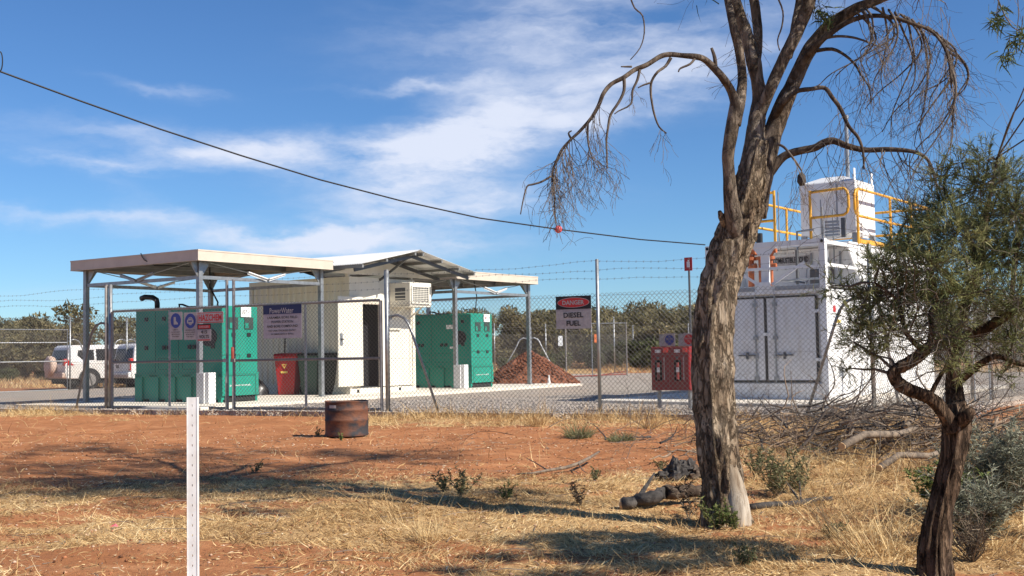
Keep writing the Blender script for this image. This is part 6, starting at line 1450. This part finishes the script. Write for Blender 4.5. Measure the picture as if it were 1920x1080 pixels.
def stump():
    p = G(1283, 905); t = thing('charred_stump', 'charred black stump chunk behind the pale log', 'stump', p, 0); R = random.Random(4)
    from mathutils import noise as mn
    for nm, c, s_, m, sd in (('burnt_block', (-.07, 0, .07), (.10, .10, .10), burnt, 1), ('charred_lump', (.02, .04, .10), (.09, .08, .08), burnt, 5), ('root_block', (.12, .02, .06), (.11, .10, .08), branch_bark, 9), ('root_block', (.20, .0, .05), (.08, .07, .06), logw, 14), ('charred_spike', (-.16, -.02, .05), (.09, .04, .04), burnt, 21)):
        q = MB(); nu, nv_ = 16, 24
        for i in range(nu+1):
            for k in range(nv_):
                ph = -math.pi/2+math.pi*i/nu; a = 6.2832*k/nv_; v = Vector((math.cos(ph)*math.cos(a), math.cos(ph)*math.sin(a), math.sin(ph)))
                w = 1+.55*mn.fractal(v*1.4+Vector((sd, 0, 0)), .8, 2, 3)+.3*mn.fractal(v*5+Vector((sd, 3, 0)), .8, 2, 3); q.v.append((c[0]+v.x*s_[0]*w, c[1]+v.y*s_[1]*w, c[2]+v.z*s_[2]*w))
        q.f = [(nv_*i+k, nv_*i+(k+1) % nv_, nv_*i+nv_+(k+1) % nv_, nv_*i+nv_+k) for i in range(nu) for k in range(nv_)]; q.build(nm, m, t)
stump()
def fallen_branch():
    p = G(1060, 885); t = thing('fallen_branch', 'thin fallen branch lying on bare red earth', 'branch', (p.x, p.y, 0), 0); o = Vector((p.x, p.y, 0)); q = MB()
    def gp_(x, y, z): v = G(x, y); return Vector((v.x, v.y, float(gheight(np.array(v.x), np.array(v.y)))+z))-o
    q.tube([gp_(968, 897, .02), gp_(1000, 896, .03), gp_(1030, 890, .03), gp_(1060, 884, .05), gp_(1085, 880, .08), gp_(1105, 872, .10), gp_(1124, 863, .12)], [.006, .010, .014, .016, .018, .016, .010], 7)
    q.build('stem', logw, t, True)
    MB().tube([gp_(1026, 890, .03), gp_(1005, 880, .07), gp_(986, 872, .10)], [.006, .005, .003], 5).build('side_twig', burnt, t)
    MB().tube([gp_(1085, 880, .08), gp_(1092, 890, .04), gp_(1100, 893, .02)], [.007, .005, .003], 5).build('side_twig', logw, t)
fallen_branch()
def brush_pile():
    R = random.Random(21); c = Vector((4.15, 13.0, 0)); t = thing('brush_pile', 'pile of cut dead branches and sticks in front of the fence corner', 'brush pile', c, 0)
    groups = [MB(), MB(), MB()]
    for i in range(900):
        u = R.gauss(0, .95); v = R.gauss(0, .6); x = u*1.15; y = v*1.25 - u*.35; hh = max(0, .50*(1-(u/2.2)**2-(v/1.5)**2)); z = R.uniform(.01, .04+hh)
        a = R.uniform(0, 6.28) if R.random() < .6 else R.gauss(.3, .4); L = R.uniform(.18, .95); d = Vector((math.cos(a), math.sin(a), R.gauss(.02, .28))).normalized(); r = R.choice((.003, .004, .004, .006, .008, .011, .016))
        pts = [Vector((x, y, z))]
        for k in range(6): d = (d+Vector((R.uniform(-.5, .5), R.uniform(-.5, .5), R.uniform(-.25, .25)))).normalized(); pts.append(pts[-1]+d*L/6); pts[-1].z = max(.01, pts[-1].z)
        groups[i % 3].tube(pts, [r*(1-.12*k) for k in range(7)], 5, True)
    for q, m in zip(groups, (logw, burnt, mat('brown_stick', (.20, .13, .08), .9, 0, (.30, .22, .15), 8))): q.build('sticks', m, t)['kind'] = 'stuff'
    for k, (x0, y0, x1, y1, z, r) in enumerate(((1580, 873, 1725, 850, .18, .042), (1600, 850, 1700, 822, .30, .034), (1650, 900, 1780, 880, .10, .032), (1520, 830, 1640, 815, .22, .024), (1700, 850, 1790, 800, .28, .028))):
        a = G(x0, y0)-c; b = G(x1, y1)-c; a.z = z; b.z = z+.1; m1 = a.lerp(b, .3)+Vector((0, .05, .05)); m2 = a.lerp(b, .7)+Vector((0, -.07, -.02)); q = MB().tube([a, m1, m2, b], [r, r*.85, r*.9, r*.45], 9).build('log', logw, t, True)
        u = (a-m1).normalized(); MB().tube([a+u*.002, a+u*.012], [r*.93, r*.9], 9).build('cut_end', cut, q)
    # fine twigs sticking up
    q = MB()
    for _ in range(150):
        grow(q, Vector((R.gauss(-.1, 1.45), R.gauss(0, .7), R.uniform(.05, .3))), Vector((R.uniform(-1, 1), R.uniform(-.6, .6), R.uniform(.1, .9))).normalized(), R.uniform(.35, .9), .004, 2, R, .03, .3, (2, 4))
    q.build('twigs', twig_m, t)['kind'] = 'stuff'
    t2 = thing('brush_pile', 'thin grey tangle of dead twigs behind the rough trunk at the right edge', 'brush pile', (5.3, 11.0, 0), 0); q = MB()
    for _ in range(110): grow(q, Vector((R.gauss(0, 1.0), R.gauss(0, 1.1), R.uniform(.0, .15))), Vector((R.uniform(-1, 1), R.uniform(-.6, .6), R.uniform(.0, .7))).normalized(), R.uniform(.4, 1.0), .005, 2, R, .04, .3, (1, 3))
    q.build('twigs', twig_m, t2)['kind'] = 'stuff'
brush_pile()
# ================================================================== distant scrub
def scrub():
    r = np.random.default_rng(9); R = random.Random(9)
    lm = attr_mat('mulga_leaf', [(.10, .095, .052), (.19, .168, .088), (.30, .25, .13), (.42, .33, .175)], .85, .3)  # leaf tones lightened in part to stand in for distance haze
    lm2 = attr_mat('bush_leaf', [(.05, .06, .025), (.11, .12, .05), (.17, .165, .075)], .85, .15)
    trunkm = mat('mulga_trunk', (.07, .055, .045), .9)
    protos = []
    for v in range(7):
        low = v >= 5
        lab = 'low yellowish green bush at the foot of the distant scrub' if low else 'olive grey scrub tree in the belt beyond the rear fence'
        t = thing('scrub_bush' if low else 'scrub_tree', lab, 'bush' if low else 'tree', (0, 0, 0), 0, 'low bushes before the distant scrub' if low else 'scrub trees beyond the compound')
        H = 1.7 if low else R.uniform(3.9, 4.6); P = []; T = []
        nl = R.randint(8, 12)
        for k in range(nl):
            a = R.uniform(0, 6.28); q = R.random()**.6*(1.1 if low else 1.75); cz = R.uniform(.16, .76)*H if not low else R.uniform(.25, .65)*H; rad = np.array([R.uniform(.55, 1.05), R.uniform(.55, 1.05), R.uniform(.4, .75)])*(.65 if low else 1)
            n = 420; u = r.normal(size=(n, 3)); u /= np.linalg.norm(u, axis=1, keepdims=True); s_ = r.random((n, 1))**.35
            P.append(np.array([q*math.cos(a), q*math.sin(a), cz]) + u*s_*rad); T.append(np.clip(r.normal(.35, .2, n)+R.uniform(-.15, .15)+.22*u[:, 2]*0, 0, 1))
        P = np.concatenate(P); T = np.concatenate(T); P[:, 2] = np.maximum(P[:, 2], .05); n = len(P)
        blades('crown', P, r.normal(size=(n, 3))+[0, 0, .5], r.uniform(.14, .34, n), r.uniform(.05, .11, n), lm2 if low else lm, T, .2, t, seed=v)['kind'] = 'stuff'
        mb = MB()
        for k in range(3 if not low else 2):
            a = R.uniform(0, 6.28); mb.tube([(0, 0, 0), (.25*math.cos(a), .25*math.sin(a), H*.3), (.8*math.cos(a), .8*math.sin(a), H*.62)], [.08, .06, .03], 5)
        mb.build('trunk', trunkm, t); protos.append(t)
    used = [0]*7
    def place(v, x, y, s, g_=None):
        rz = R.uniform(0, 6.28); sc_ = (s*R.uniform(.9, 1.2), s*R.uniform(.9, 1.2), s*R.uniform(.85, 1.1))
        if not used[v]: t = protos[v]; t.location = (x, y, -.05); t.rotation_euler = (0, 0, rz); t.scale = sc_; used[v] = 1
        else: dup(protos[v], (x, y, -.05), rz, scale=sc_)
    for row, (Y0, st, s) in enumerate(((80, 2.3, 1.04), (88, 2.3, 1.17), (100, 2.6, 1.33))):
        px = -120
        while px < 2080:
            Yv = Y0 + R.uniform(-3, 4); x = (px-960)/F*Yv
            h = s*R.uniform(.90, 1.04)
            if 280 < px < 700: h *= .9
            if px > 950: h *= 1.10
            if px < 260: Yv *= .88; h *= 1.0
            place(R.randint(0, 4), x, Yv, h); px += st*R.uniform(.8, 1.25)/Yv*F
    px = -60
    while px < 2080:
        Yv = R.uniform(66, 76)
        if R.random() < .85: place(R.randint(5, 6), (px-960)/F*Yv, Yv, R.uniform(.5, 1.05))
        px += R.uniform(40, 100)
    place(6, (1255-960)/F*66, 66, 1.3); place(5, (1215-960)/F*69, 69, 1.2); place(6, 9.6, 62, .8)
    for v in range(7):
        if not used[v]: place(v, -40, 90, 1)
    # golden grass between the compound and the scrub
    n = 60000; Yv = 42+44*r.random(n)**1.3; x = (r.uniform(-100, 2020, n)-960)/F*Yv; keep = fbm(x*.25, Yv*.12, 3) > .45; x = x[keep]; Yv = Yv[keep]; n = len(x)
    inside = np.zeros(n, bool)
    # keep out of the gravel pad
    d1 = (x-CL.x)*(-LD.y)+(Yv-CL.y)*LD.x; d2 = (x-CL.x)*LD.x+(Yv-CL.y)*LD.y; keep = (d1 > .3) | (d2 > 31); x = x[keep]; Yv = Yv[keep]; n = len(x)
    o = blades('dry_grass', np.stack([x, Yv, np.zeros(n)], -1), np.stack([r.normal(0, .4, n), r.normal(0, .4, n), np.ones(n)], -1), r.uniform(.15, .42, n), r.uniform(.012, .03, n), straw_m, np.clip(r.normal(.6, .2, n), 0, 1), .3)
    o['kind'] = 'stuff'; o['label'] = 'golden dry grass between the compound and the distant scrub'
scrub()
